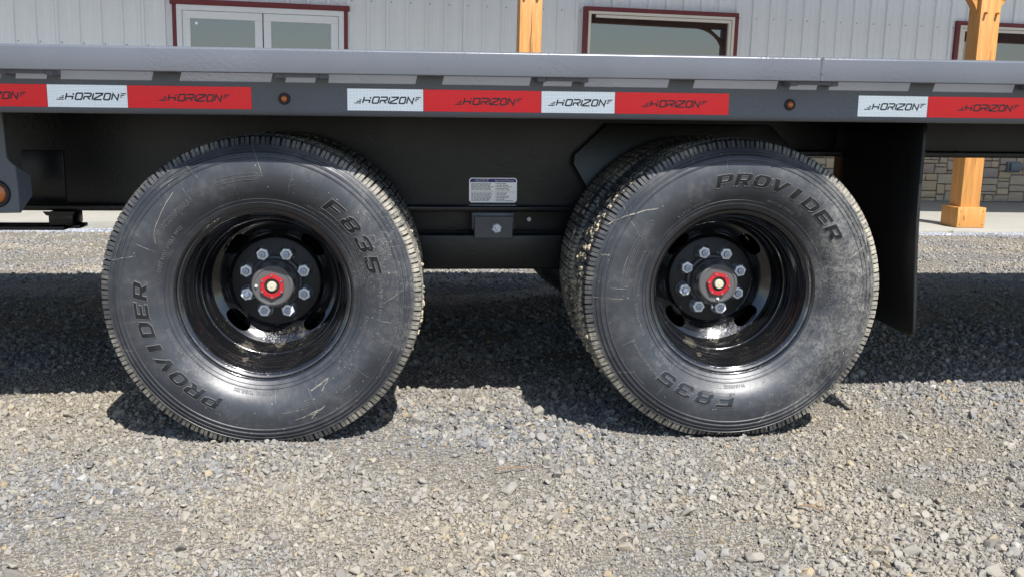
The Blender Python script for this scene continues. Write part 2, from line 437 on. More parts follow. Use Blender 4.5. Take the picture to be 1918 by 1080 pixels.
def scatter(name, label, px, py, ps, pebs):
    n = len(px); pz = gz(px, py)+ps*.13
    me = bpy.data.meshes.new(name); me.vertices.add(n)
    me.vertices.foreach_set('co', np.stack([px, py, pz], 1).ravel())
    rot = np.stack([RNG.normal(0, .5, n), RNG.normal(0, .5, n), RNG.random(n)*6.283], 1)
    at = me.attributes.new('rot', 'FLOAT_VECTOR', 'POINT'); at.data.foreach_set('vector', rot.ravel())
    at = me.attributes.new('siz', 'FLOAT', 'POINT'); at.data.foreach_set('value', ps)
    at = me.attributes.new('pick', 'INT', 'POINT'); at.data.foreach_set('value', RNG.integers(0, 14, n).astype(np.int32))
    ob = bpy.data.objects.new(name, me); COL.objects.link(ob); tag(ob, label, 'gravel', kind='stuff')
    ng = bpy.data.node_groups.new('scatter_stones', 'GeometryNodeTree')
    ng.interface.new_socket('Geometry', in_out='INPUT', socket_type='NodeSocketGeometry'); ng.interface.new_socket('Geometry', in_out='OUTPUT', socket_type='NodeSocketGeometry')
    N = ng.nodes; gi = N.new('NodeGroupInput'); go = N.new('NodeGroupOutput'); ip = N.new('GeometryNodeInstanceOnPoints'); ci = N.new('GeometryNodeCollectionInfo')
    ci.inputs[0].default_value = pebs; ci.inputs['Separate Children'].default_value = True; ci.inputs['Reset Children'].default_value = True
    def nattr(nm, typ):
        a = N.new('GeometryNodeInputNamedAttribute'); a.data_type = typ; a.inputs[0].default_value = nm
        return next(o for o in a.outputs if o.enabled and o.name == 'Attribute')
    er = N.new('FunctionNodeEulerToRotation'); L = ng.links
    L.new(gi.outputs[0], ip.inputs['Points']); L.new(ci.outputs[0], ip.inputs['Instance']); ip.inputs['Pick Instance'].default_value = True
    L.new(nattr('pick', 'INT'), ip.inputs['Instance Index']); L.new(nattr('rot', 'FLOAT_VECTOR'), er.inputs[0]); L.new(er.outputs[0], ip.inputs['Rotation'])
    L.new(nattr('siz', 'FLOAT'), ip.inputs['Scale']); L.new(ip.outputs[0], go.inputs[0])
    ob.modifiers.new('scatter', 'NODES').node_group = ng
scatter('gravel', 'loose crushed grey and tan stone covering the yard', PX, PY, PS, pebble_set('gravel_stone', 100))
ex = RNG.uniform(-4.2, 7.2, 16000); ey = slab_line(ex)[0]-.02-.30*RNG.random(16000)**1.6
scatter('edging_gravel', 'pale bluish crushed stone strewn along the foot of the walkway', ex, ey, RNG.uniform(.014, .034, 16000), pebble_set('edging_stone', 300))

# ------------------------------------------------------------------ slab walkway (building frame)
bm = bmesh.new(); box(bm, -14, 16, SLAB_Y, 12.26, -.16, 0, .012, 2)
slab = from_bm('concrete_walkway', bm, 'slab_concrete'); slab.matrix_world = BM; tag(slab, kind='structure')

# ------------------------------------------------------------------ building
WY = 12.2                                               # face of the siding
BL = Matrix.Translation((3.4, WY, 0)) @ Matrix.Rotation(math.radians(3.0), 4, 'Z') @ Matrix.Translation((-3.4, 0, 0))
bld = empty('shop_building', BM @ BL)
tag(bld, 'white ribbed metal clad shop with red trimmed openings and stone base behind the trailer', 'building')
def pan(b): b.parent = bld; return b
bm = bmesh.new(); box(bm, -12, 14, .05, .25, 0, 5.3); from_bm('wall_core', bm, 'wall_inside', bld)
# ribbed steel panels, one object each
prof = []
for k in range(4):
    a = k*.2286
    prof += [(a, 0), (a+.007, -.028), (a+.034, -.028), (a+.041, 0), (a+.095, 0), (a+.1, -.0035), (a+.112, -.0035), (a+.117, 0), (a+.165, 0), (a+.17, -.0035), (a+.182, -.0035), (a+.187, 0)]
prof.append((.9144-.0012, 0))
V = [(x, y, z) for z in (.92, 4.19) for x, y in prof]; m = len(prof)
pm = grid_mesh('siding_panel', V, [(i, i+1, m+i+1, m+i) for i in range(m-1)]); pm.materials.append(MATS['siding_white'])
bm = bmesh.new()
for k in range(4):
    for z in (1.07, 1.665, 2.26, 2.85):
        bb = bmesh.new(); lathe(bb, [(0, -.0085), (.0045, -.0075), (.0055, -.0025), (.0095, -.002), (.0095, .001)], 8)
        for v in bb.verts: v.co += Vector((k*.2286+.065, 0, z))
        mm = bpy.data.meshes.new('t'); bb.to_mesh(mm); bb.free(); bm.from_mesh(mm); bpy.data.meshes.remove(mm)
sm = bpy.data.meshes.new('screw'); bm.to_mesh(sm); bm.free(); sm.materials.append(MATS['zinc_dull'])
for k in range(-9, 13):
    o = bpy.data.objects.new('siding_panel', pm); COL.objects.link(o); o.parent = bld; o.location = (k*.9144+.0, 0, 0)
    c = bpy.data.objects.new('screws', sm); COL.objects.link(c); c.parent = o; c['kind'] = 'stuff'

def frame_ring(bm, x0, x1, z0, z1, wd, y0, y1, bev=.003, bottom=True):
    box(bm, x0, x1, y0, y1, z1-wd, z1, bev); box(bm, x0, x0+wd, y0, y1, z0, z1-wd, bev); box(bm, x1-wd, x1, y0, y1, z0, z1-wd, bev)
    if bottom: box(bm, x0+wd, x1-wd, y0, y1, z0, z0+wd, bev)
def window(x0, x1, z0, z1, frame, pane, name='window', out=0., turn=0.):
    bm = bmesh.new(); frame_ring(bm, x0, x1, z0, z1, .052, -.05-out, .02)
    w_ = from_bm(name, bm, 'red_trim', bld)
    bm = bmesh.new(); frame_ring(bm, x0+.053, x1-.053, z0+.053, z1-.053, .034, -.055-out, -.01); frame_ring(bm, x0+.092, x1-.092, z0+.092, z1-.092, .036, -.046-out, -.01)
    from_bm('frame', bm, frame, w_)
    bm = bmesh.new(); xm = (x0+x1)/2; box(bm, x0+.09-xm, x1-.09-xm, -.003, .003, z0+.09, z1-.09)
    p_ = from_bm('pane', bm, pane, w_, 0); p_.location = (xm, -.033-out*.75, 0); p_.rotation_euler = (0, 0, math.radians(turn))
    return w_
window(2.385, 4.37, .98, 2.31, 'cream_frame', 'glass_dark', out=.034, turn=1.25)
window(7.40, 9.40, .98, 2.345, 'cream_frame', 'glass_blue')
# double glazed doors
bm = bmesh.new(); x0, x1, zt = -2.40, -.44, 2.19
box(bm, x0-.022, x1+.022, -.062, .02, zt-.06, zt, .003); box(bm, x0, x0+.045, -.05, .02, 0, zt-.06, .003); box(bm, x1-.045, x1, -.05, .02, 0, zt-.06, .003)
dr = from_bm('double_door', bm, 'red_trim', bld)
bm = bmesh.new(); frame_ring(bm, x0+.046, x1-.046, 0, zt-.061, .06, -.055, -.01, .003, False); from_bm('frame', bm, 'white_frame', dr)
mid = (x0+x1)/2+.015
for a, b in ((x0+.11, mid-.004), (mid+.008, x1-.11)):
    bm = bmesh.new(); frame_ring(bm, a, b, .02, zt-.125, .085, -.046, -.012, .004); box(bm, a+.085, b-.085, -.046, -.012, .105, .35, .003)
    from_bm('door_leaf', bm, 'white_frame', dr)
    bm = bmesh.new(); box(bm, a+.08, b-.08, -.03, -.013, .345, zt-.205); from_bm('pane', bm, 'glass_grey', dr, 0)
bm = bmesh.new(); box(bm, mid-.004, mid+.008, -.03, -.011, .02, zt-.125); from_bm('door_gap', bm, 'shadow_gap', dr, 0)
bm = bmesh.new(); lathe(bm, [(0, -.0315), (.016, -.0315), (.016, -.0302)], 16); bmesh.ops.translate(bm, vec=(-2.14, 0, 1.93), verts=bm.verts); from_bm('door_sticker', bm, 'sticker_silver', dr)

# ashlar stone base
bm = bmesh.new(); box(bm, -7.9, 13.5, -.055, .049, .0, .955); from_bm('mortar_bed', bm, 'mortar', bld, 0)
bm = bmesh.new()
for a, b in ((-7.9, -2.52), (-.38, 13.5)): box(bm, a, b, -.13, .02, .957, 1.015, .01)
from_bm('stone_cap', bm, 'slab_concrete', bld)
U_, HZ = .0455, 21
cells = np.zeros((170, HZ), bool); stones = []
r = random.Random(5)
for j in range(HZ):
    i = 0
    while i < 170:
        if cells[i, j]: i += 1; continue
        free = 0
        while i+free < 170 and not cells[i+free, j] and free < 7: free += 1
        h_ = min(r.choice([1, 2, 2, 2, 3, 3]), HZ-j); wn_ = min(free, r.choice([2, 3, 3, 4, 4, 5]) + (1 if h_ == 1 else 0))
        if free-wn_ == 1: wn_ = free
        cells[i:i+wn_, j:j+h_] = True; stones.append((4.6+i*.06, j*U_, wn_*.06, h_*U_)); i += wn_
# stone shapes, unit size, shared
smesh = []
for k in range(8):
    rr = random.Random(40+k); V = []
    for yy, ins in ((.5, 0), (-.32, 0), (-.5, .07)):
        for sx, sz in ((-1, -1), (1, -1), (1, 1), (-1, 1)):
            V.append((sx*(.5-ins*rr.uniform(.3, 1.2)*.5), yy+(rr.uniform(-.12, .12) if ins else 0), sz*(.5-ins*rr.uniform(.5, 1.6)*.5)))
    V.append((rr.uniform(-.12, .12), -.62+rr.uniform(-.1, .1), rr.uniform(-.12, .12)))
    F = [(0+q, (q+1) % 4, 4+(q+1) % 4, 4+q) for q in range(4)]+[(4+q, 4+(q+1) % 4, 8+(q+1) % 4, 8+q) for q in range(4)]+[(8+q, 8+(q+1) % 4, 12) for q in range(4)]
    me = grid_mesh('stone', V, F); me.materials.append(MATS['wall_stone']); smesh.append(me)
stones = [s for s in stones if s[0] < 13.3]
stones.sort(key=lambda s: abs(s[0]+s[2]/2-7.9)+.35*max(0, s[1]-.5))
rest = bmesh.new()
for k, (sx, sz, sw, sh) in enumerate(stones):
    me = smesh[k % 8]; d = .07+.02*r.random()
    M = Matrix.Translation((sx+sw/2, -.055-d*.22, sz+sh/2)) @ Matrix.Diagonal((sw-.009, d, sh-.009, 1))
    if k < 290:
        o = bpy.data.objects.new('stone', me); COL.objects.link(o); o.parent = bld; o.matrix_local = M
    else:
        q = me.copy(); q.transform(M); rest.from_mesh(q); bpy.data.meshes.remove(q)
tag(from_bm('stonework', rest, 'wall_stone', bld, 0), kind='stuff')
bm = bmesh.new(); box(bm, 8.29, 8.485, -.155, -.10, .400, .540, .006)
box(bm, 8.32, 8.495, -.19, -.156, .420, .525, .008); ob = from_bm('outlet_box', bm, 'box_grey', bld)
# porch roof belonging to the building
EAVE, EZ = 7.80-WY, 4.2  # eave of the unseen roof raised so more sky lights the wall
bm = bmesh.new()
prism(bm, [(EAVE, EZ+.06), (-.25, EZ+.9), (-.25, EZ+.95), (EAVE-.03, EZ+.105)], 0, -11, 14)
pr_ = from_bm('porch_roof', bm, 'metal_roof', bld, 0); pr_.matrix_local = BL.inverted() @ Matrix.Translation((0, WY, 0))
bm = bmesh.new(); prism(bm, [(EAVE, EZ), (-.251, EZ), (-.251, EZ+.02), (EAVE, EZ+.02)], 0, -11, 14); from_bm('bounce_soffit', bm, 'bounce_white', pr_, 0)  # unseen white underside added to bounce light onto the wall
bm = bmesh.new(); box(bm, -11, 14, EAVE-.025, EAVE-.001, EZ-.01, EZ+.10); from_bm('fascia', bm, 'white_frame', pr_, 0)
bm = bmesh.new(); box(bm, -11, 14, 9.16-WY, 9.36-WY, 2.385, 2.74, .008); from_bm('porch_beam', bm, 'stained_timber', pr_)

# porch posts: each a thing
def post(px, label):
    PW = .206; y0 = 9.16
    root = empty('porch_post', BM @ Matrix.Translation((px+PW/2, y0+PW/2, 0)))
    tag(root, label, 'post', 'timber posts carrying the porch')
    bm = bmesh.new(); box(bm, -PW/2, PW/2, -PW/2, PW/2, .003, 2.381, .006); box(bm, -PW/2, PW/2, -PW/2, PW/2, 2.745, 4.195, .006)
    from_bm('shaft', bm, 'stained_timber', root)
    bm = bmesh.new(); hb = .15; tb = .047                  # boxed base: four mitred boards round the shaft
    box(bm, -hb, hb, -hb, -hb+tb, .002, .205, .006); box(bm, -hb, -hb+tb, -hb+tb+.001, hb, .002, .205, .006)
    box(bm, hb-tb, hb, -hb+tb+.001, hb, .002, .205, .006); box(bm, -hb+tb+.001, hb-tb-.001, hb-tb, hb, .002, .205, .006)
    bb = from_bm('base_box', bm, 'stained_timber', root)
    bm = bmesh.new()
    for sx in (-1, 1):
        for sz in (.035, .165):
            b2 = bmesh.new(); lathe(b2, [(0, -.0012), (.0055, -.001), (.006, .002)], 8)
            for v in b2.verts: v.co += Vector((sx*.122, -hb, sz))
            mm = bpy.data.meshes.new('t'); b2.to_mesh(mm); b2.free(); bm.from_mesh(mm); bpy.data.meshes.remove(mm)
    from_bm('nail_heads', bm, 'crack_dark', bb)
    # curved knee braces along the beam
    for sx in (-1, 1):
        outer, inner = [], []
        for k in range(11):
            a = k/10
            outer.append((sx*(PW/2-.012+.06*a*0+.46*(1-math.cos(a*math.pi/2))+.03*a), 2.0+.382*math.sin(a*math.pi/2)))
        for k in range(5):
            a = 1-k/4
            inner.append((sx*(PW/2-.012+.27*a), 2.19+.192*a))
        bm = bmesh.new(); prism(bm, outer+inner, 1, -.05, .055, .003, 1); from_bm('brace', bm, 'stained_timber', root)
    for sx in (-.058, .062):
        bm = bmesh.new(); lathe(bm, [(0, -.05), (.010, -.05), (.0125, -.046), (.0135, .01)], 10)
        bmesh.ops.translate(bm, vec=(sx, -PW/2, 2.085), verts=bm.verts); from_bm('peg', bm, 'stained_timber', root)
    # drying checks in the timber: thin dark wedges let into the face
    bm = bmesh.new(); rr = random.Random(int(px*10))
    for k in range(5):
        x = rr.uniform(-.06, .07); z0 = rr.uniform(.25, 1.9); z1 = min(2.05, z0+rr.uniform(.25, .9)); n_ = 7
        A, B = [], []
        for q in range(n_):
            a = q/(n_-1); wv = .0030*math.sin(a*math.pi)+.0005; xx = x+rr.uniform(-.003, .003)+.006*a
            A.append(bm.verts.new((xx-wv, -PW/2-.0012-.0001*k, z0+(z1-z0)*a))); B.append(bm.verts.new((xx+wv, -PW/2-.0012-.0001*k, z0+(z1-z0)*a)))
        for q in range(n_-1): bm.faces.new((A[q], B[q], B[q+1], A[q+1]))
    from_bm('checks', bm, 'crack_dark', root, 0)
post(5.713, 'orange stained timber post standing on a boxed base beside the grey outlet box')
post(1.217, 'orange stained timber post rising behind the deck between the glazed doors and the dark window')

# weeds along the slab
def tuft(x, y, n_, hgt, label):
    p = bw(x, y, 0); p.z = float(gz(p.x, p.y))
    rr = random.Random(int(x*100)); bm = bmesh.new()
    for k in range(n_):
        a = rr.uniform(0, 6.28); l = hgt*rr.uniform(.5, 1.1); lean = rr.uniform(.1, .75); wd = rr.uniform(.0015, .003); bx, by = rr.gauss(0, .022), rr.gauss(0, .014)
        prev = None
        for q in range(5):
            s_ = q/4; px_, py_ = bx+math.cos(a)*lean*l*s_*s_, by+math.sin(a)*lean*l*s_*s_; pz = l*s_*(1-.25*lean*s_)
            ww = wd*(1-s_*.9); c = (bm.verts.new((px_-math.sin(a)*ww, py_+math.cos(a)*ww, pz)), bm.verts.new((px_+math.sin(a)*ww, py_-math.cos(a)*ww, pz)))
            if prev: bm.faces.new((prev[0], prev[1], c[1], c[0]))
            prev = c
    o = from_bm('weed_tuft', bm, 'grass_blade', None, 180); o.location = p; tag(o, label, 'weed', 'weeds along the walkway edge')
tuft(6.31, 8.83, 42, .13, 'taller green grass tuft sprouting at the walkway edge right of the boxed post base')
tuft(5.45, 8.84, 26, .05, 'low sparse green weed at the walkway edge just left of the boxed post base')

# ------------------------------------------------------------------ trailer
tr = empty('flatbed_trailer'); tag(tr, 'grey flatbed trailer with tandem dual wheels and red and white reflective tape', 'trailer')
XA, XB, YF = -4.2, 5.2, 2.62
def part(name, bm, mt, sm=35, parent=None): return from_bm(name, bm, mt, parent or tr, sm)
# rub rail: flat bar with rounded edges, butt welded in two lengths
def rail_prof(y0, y1, z0, z1, rt, rb):
    P = []
    for k in range(5): a = k/4*math.pi/2; P.append((y0+rt-rt*math.cos(a), z1-rt+rt*math.sin(a)))
    P += [(y1, z1), (y1, z0)]
    for k in range(4): a = k/3*math.pi/2; P.append((y0+rb-rb*math.sin(a), z0+rb-rb*math.cos(a)))
    return P
bm = bmesh.new(); prism(bm, rail_prof(-.064, -.053, .9425, .9985, .0065, .003), 0, XA, 1.113); part('rub_rail', bm, 'rail_paint')
bm = bmesh.new(); prism(bm, rail_prof(-.0655, -.053, .9425, .9985, .0065, .003), 0, 1.119, XB); part('rub_rail', bm, 'rail_paint')
bm = bmesh.new()
rr = random.Random(3); prevv = None
for k in range(15):
    z = .944+.053*k/14; wv = .0035+rr.uniform(-.0012, .0014); c = [bm.verts.new((1.116-wv, -.0642, z)), bm.verts.new((1.116, -.0672-rr.uniform(0, .001), z)), bm.verts.new((1.116+wv, -.0655, z))]
    if prevv:
        for q in range(2): bm.faces.new((prevv[q], prevv[q+1], c[q+1], c[q]))
    prevv = c
part('weld_bead', bm, 'grey_paint', 180)
bm = bmesh.new(); prism(bm, [(YF+.064-y-.0, z) for y, z in [(0, .9985), (.011, .9985), (.011, .9425), (0, .9425)]], 0, XA, XB); part('rub_rail', bm, 'rail_paint')
# side channels
def channel_prof():
    P = []; R_ = .013
    for k in range(6): a = k/5*math.pi/2; P.append((R_-R_*math.cos(a), .8485+R_-R_*math.sin(a)))
    return [(0, .995)]+P+[(.075, .8485), (.075, .857), (.009, .857), (.009, .995)]
bm = bmesh.new(); prism(bm, channel_prof(), 0, XA, XB); part('side_channel', bm, 'grey_paint')
bm = bmesh.new(); prism(bm, [(YF-y, z) for y, z in channel_prof()], 0, XA, XB); part('side_channel', bm, 'grey_paint')
# stake pockets (hollow) and solid spacers between rail and channel
for k in range(-5, 8):
    x = -.7005+.602*k
    bm = bmesh.new()
    box(bm, x-.06, x-.0405, -.0525, -.0005, .9325, .990, .002); box(bm, x+.0405, x+.058, -.0525, -.0005, .9325, .990, .002)
    box(bm, x-.0405, x+.0405, -.0525, -.0465, .9345, .990, .001)
    part('stake_pocket', bm, 'grey_paint')
    bm = bmesh.new(); box(bm, x+.301-.027, x+.301+.025, -.0525, -.0005, .9465, .993, .002); part('rail_spacer', bm, 'grey_paint')
# deck
bm = bmesh.new()
k = 0; y = .012
while y < YF-.1:
    box(bm, XA, XB, y, y+.185, .958, .993, .004, 1); y += .19
part('deck_planks', bm, 'black_paint', 0)
for k in range(-5, 8):
    x = -.7005+.602*k+.15
    bm = bmesh.new(); box(bm, x-.03, x+.03, .011, YF-.011, .9475, .957); box(bm, x-.004, x+.004, .011, YF-.011, .868, .947); box(bm, x-.03, x+.03, .077, YF-.077, .858, .867); part('crossmember', bm, 'black_paint', 0)
# main beams
def ibeam(x0, x1, yc, z0, z1, wd=.062, tf=.019):
    bm = bmesh.new(); box(bm, x0, x1, yc-wd, yc+wd, z0, z0+tf, .0055, 4); box(bm, x0, x1, yc-.006, yc+.006, z0+tf, z1-.012); box(bm, x0, x1, yc-wd, yc+wd, z1-.012, z1, .003)
    return part('main_beam', bm, 'black_paint', 35)
for yc in (.676, 1.844):
    ibeam(XA, .96, yc, .562, .857); ibeam(.961, XB, yc, .7375, .857)
# hanger gusset plates with cropped corners
for yc, sg in ((.676, -1), (1.844, 1)):
    bm = bmesh.new()
    P = [(.634, .740), (.630, .712), (.672, .640), (.72, .585), (1.32, .585), (1.36, .655), (1.34, .74), (1.25, .835), (.735, .835)]
    A = [(x, z) for x, z in P]
    prism(bm, A, 1, 0, .014, .003, 1)
    o = part('gusset_plate', bm, 'gloss_black'); o.location = (0, yc-.052 if sg < 0 else yc+.04, 0)
    if sg < 0:
        o.rotation_euler = (math.radians(-7), 0, 0); o.location.z = .003; o.location.y = yc-.052-.71*math.sin(math.radians(7))
# suspension: centre hanger with bolt, walking beams, axles
for yc, sg in ((.62, -1), (1.9, 1)):
    y0, y1 = (yc, yc+.012) if sg < 0 else (yc-.012, yc)
    bm = bmesh.new()
    prism(bm, [(.330, .481), (.448, .481), (.450, .545), (.452, .549), (.328, .549), (.330, .545)], 1, y0, y1, .002, 1)
    box(bm, .322, .456, y0+.012, y0+.05, .506, .5605, .004)
    hg = part('hanger_plate', bm, 'grey_paint')
    bm = bmesh.new(); lathe(bm, [(0, -.016), (.0135, -.016), (.017, -.013), (.017, -.001)], 6, ang0=.3)
    bmesh.ops.translate(bm, vec=(.398, y0, .5135), verts=bm.verts); part('hanger_bolt', bm, 'zinc', 30, hg)
    if sg < 0:
        bm = bmesh.new(); prism(bm, [(.387, .521), (.390, .522), (.400, .505), (.398, .503)], 1, y0-.0175, y0-.0165); part('paint_mark', bm, 'stud_blue', 0, hg)
    bm = bmesh.new(); box(bm, -.16, .93, yc+.02 if sg < 0 else yc-.10, yc+.10 if sg < 0 else yc-.02, .381, .4925, .009, 4); box(bm, .34, .44, yc+.03 if sg < 0 else yc-.09, yc+.09 if sg < 0 else yc-.03, .4925, .562)
    part('equaliser_beam', bm, 'black_paint')
    bm = bmesh.new(); box(bm, .12, .70, yc+.13 if sg < 0 else yc-.15, yc+.15 if sg < 0 else yc-.13, .42, .57); part('spring_pack', bm, 'black_paint', 0)
bm = bmesh.new(); lathe(bm, [(0, -.0), (.007, 0), (.008, .004), (.008, .03)], 8); bmesh.ops.translate(bm, vec=(.51, .735, .527), verts=bm.verts); part('stud', bm, 'zinc_dull', 30)
for wx in (-.2244, .9864):
    bm = bmesh.new(); lathe(bm, [(.066, .40), (.066, 2.12)], 24); bmesh.ops.translate(bm, vec=(wx, 0, .403), verts=bm.verts); part('axle', bm, 'black_paint', 180)
# notice sticker on the main beam web
def rrect(x0, x1, z0, z1, c): return [(x0+c, z0), (x1-c, z0), (x1, z0+c), (x1, z1-c), (x1-c, z1), (x0+c, z1), (x0, z1-c), (x0, z0+c)]
bm = bmesh.new(); prism(bm, rrect(.316, .464, .586, .662, .006), 1, .6688, .6698); st = part('notice_sticker', bm, 'sticker_silver', 0)
bm = bmesh.new(); prism(bm, [(.319, .6485), (.461, .6485), (.461, .655), (.4565, .6595), (.3235, .6595), (.319, .655)], 1, .6683, .6687); part('header_band', bm, 'print_navy', 0, st)
def flat_text(body, size, x, z, y, mt, parent, name='lettering', shear=0., offset=0., xs=1., space=1.):
    V, F = text_mesh(body, size, shear, offset, space, 0, xs); me = grid_mesh(name, [(x+a, y, z+b) for a, b, c in V], F)
    return link(name, me, mt, parent)
flat_text('NOTICE', .0098, .354, .6538, .6680, 'print_white', st, shear=.25, offset=.00025, xs=1.15)
flat_text('Approved Sources', .0078, .425, .6538, .6680, 'print_white', st, xs=1.02, offset=.00015)
bm = bmesh.new(); rr = random.Random(2)
def bar(x0, x1, z, h): box(bm, x0, x1, .6684, .6687, z, z+h)
bar(.3195, .4605, .6185, .0007)
for blk, (za, nln) in enumerate(((.6435, 7), (.6145, 8))):                  # the small print, too small to read
    for k in range(nln):
        z = za-k*.0033; x = .3225
        while x < .380+rr.uniform(-.006, .004):
            l = rr.uniform(.004, .011); bar(x, x+l, z, .0016); x += l+.0016
for k, l in enumerate((.018, .033, .041, .031, .037, 0, .033, .021, .029, .037, .017, .05)):
    if l:
        z = .6435-k*.0051+(.0 if k < 6 else .006); z = .6430-k*.0048; bar(.3955, .3972, z, .0018); x = .4005
        while x < .4005+l: q = rr.uniform(.005, .012); bar(x, min(x+q, .4565), z, .0019); x += q+.0016
part('small_print', bm, 'print_grey', 0, st)

# reflective tape with the maker's lettering
def logo():
    """speed-line wordmark drawn as strokes; returns verts/faces in (x, z), width 840 units, height 83"""
    V, F = [], []; sl = .30; wd = 18.0
    def put(pts, closed=False, w_=wd):
        v, f = stroke([(x+sl*z, z) for x, z in pts], w_, closed); b = len(V); V.extend((p.x, p.y) for p in v); F.extend(tuple(i+b for i in q) for q in f)
    h = 76
    put([(106, 0), (106, h)]); put([(113, h*.46), (186, h*.46), (186, 0)]); put([(186, h*.72), (186, h)])          # H
    put([(222, 8), (222, h-9), (231, h), (288, h), (297, h-9), (297, 8), (288, 0), (231, 0)], True)                # O
    put([(322, 0), (322, h*.40), (330, h*.46), (388, h*.46), (398, h*.58), (398, h*.88), (390, h), (312, h)]); put([(365, h*.36), (398, 0)])  # R
    put([(425, 0), (425, h)])                                                                                      # I
    put([(444, h), (532, h), (532, h-14), (448, 14), (448, 0), (538, 0)])                                          # Z
    put([(562, 8), (562, h-9), (571, h), (622, h), (631, h-9), (631, 8), (622, 0), (571, 0)], True)                # O
    put([(658, 0), (658, h), (728, 0), (728, h)], False)                                                           # N
    for z, a, b in ((0, 0, 84), (20, 28, 84), (40, 54, 84)): put([(a-sl*z*.2, z), (b-sl*z*.35, z)], w_=13)
    for z, a, b in ((h, 752, 815), (h-21, 752, 797), (h-41, 752, 778)): put([(a, z), (b, z)], w_=13)
    return np.array(V), F
LV, LF = logo()
def tape_piece(x0, ln, colour, xc=.55):
    bm = bmesh.new(); box(bm, x0+.0004, x0+ln-.0004, -.0011, -.0003, .8622, .913, .0002, 1)
    o = part('reflective_tape', bm, 'tape_'+colour, 0)
    sc = .1555/840 if colour == 'white' else .160/840
    cx = x0+ln*xc
    me = grid_mesh('lettering', [(cx+(a-420)*sc, -.00125-.00002*(i % 2), .8622+.0245+(b-38)*sc) for i, (a, b) in enumerate(LV)], LF)
    lt = link('lettering', me, 'print_black', o)
    if colour == 'white': o['label'] = 'white honeycomb tape printed with a black wordmark'
    else: o['label'] = 'red reflective tape printed with a black wordmark'
X0, X2 = -.6763, 1.2381
tape_piece(X0-.2794, .2794, 'red'); tape_piece(X0, .1778, 'white'); tape_piece(X0+.1778, .2794, 'red', .535)
tape_piece(0., .1778, 'white', .53); tape_piece(.1778, .2794, 'red', .55); tape_piece(.4572, .1778, 'white', .53); tape_piece(.635, .2794, 'red', .52)
tape_piece(X2, .1778, 'white', .53); tape_piece(X2+.1778, .2794, 'red', .56)
# small amber marker lamps in grommets
for x, z in ((-.1445, .8872), (1.0665, .8885)):
    bm = bmesh.new(); lathe(bm, [(.0075, -.004), (.009, -.0065), (.0125, -.005), (.0138, -.0012), (.0138, .002)], 28); o = part('marker_light', bm, 'rubber_trim', 180); o.location = (x, 0, z)
    bm = bmesh.new(); lathe(bm, [(0, -.0105), (.003, -.0100), (.0058, -.0082), (.0074, -.005), (.0078, -.002)], 24); from_bm('lens', bm, 'amber_lens', o, 180)
# lamp bracket hanging at the left
bm = bmesh.new()
prism(bm, [(-1.15, .848), (-.860, .848), (-.8565, .737), (-.8490, .7265), (-.8365, .7150), (-.8350, .5985), (-1.15, .592)], 1, .200, .207, .002, 1)
V4 = [(-.8365, .2005, .7150), (-.816, .232, .690), (-.816, .236, .640), (-.8340, .203, .5990)]
vs = [bm.verts.new(p) for p in V4]+[bm.verts.new((p[0]-.004, p[1]+.006, p[2])) for p in V4]
for q in ((0, 3, 2, 1), (4, 5, 6, 7), (0, 1, 5, 4), (1, 2, 6, 5), (2, 3, 7, 6), (3, 0, 4, 7)): bm.faces.new([vs[i] for i in q])
br_ = part('lamp_bracket', bm, 'grey_paint')
bm = bmesh.new(); lathe(bm, [(.025, -.002), (.027, -.006), (.031, -.007), (.0345, -.004), (.0355, .001)], 40); bmesh.ops.translate(bm, vec=(-.8895, .1995, .6465), verts=bm.verts); part('grommet', bm, 'rubber_trim', 180, br_)
bm = bmesh.new(); lathe(bm, [(0, -.006), (.012, -.0055), (.021, -.003), (.0255, .001)], 32); bmesh.ops.translate(bm, vec=(-.8895, .1995, .6465), verts=bm.verts); part('lamp_lens', bm, 'amber_lens', 180, br_)
# drop tube and step bar at lower left
bm = bmesh.new(); box(bm, -.918, -.846, .60, .69, .519, .5615, .008); box(bm, -1.6, -.872, .597, .70, .5065, .518, .002); box(bm, -.872, -.838, .63, .70, .508, .519, .002)
part('step_bracket', bm, 'black_paint')
bm = bmesh.new(); prism(bm, [(-.928, .5615), (-.836, .5615), (-.846, .55), (-.918, .55)], 1, .592, .599); part('tube_gusset', bm, 'black_paint', 0)
# mud flap behind the rear wheel
FX = 1.478
P = [(.665, .849), (.125, .849), (.118, .842), (.118, .30), (.121, .288), (.129, .280), (.14, .277), (.665, .277)]
bm = bmesh.new(); prism(bm, P, 0, FX-.0045, FX+.0045, .001, 1)
for k in range(1, 9): bmesh.ops.bisect_plane(bm, geom=bm.verts[:]+bm.edges[:]+bm.faces[:], plane_co=(0, 0, .277+.572*k/9), plane_no=(0, 0, 1))
for k in range(1, 7): bmesh.ops.bisect_plane(bm, geom=bm.verts[:]+bm.edges[:]+bm.faces[:], plane_co=(0, .125+.54*k/7, 0), plane_no=(0, 1, 0))
for v in bm.verts:
    t_ = (.849-v.co.z)/.572; v.co.x += .010*t_*t_+.010*t_*math.sin((v.co.y-.1)*7)-.006*math.sin(t_*5)*t_
part('mud_flap', bm, 'flap_rubber', 60)
bm = bmesh.new(); box(bm, -1.005, -.885, .6655, .6695, .582, .735, .002); part('web_patch', bm, 'black_paint')

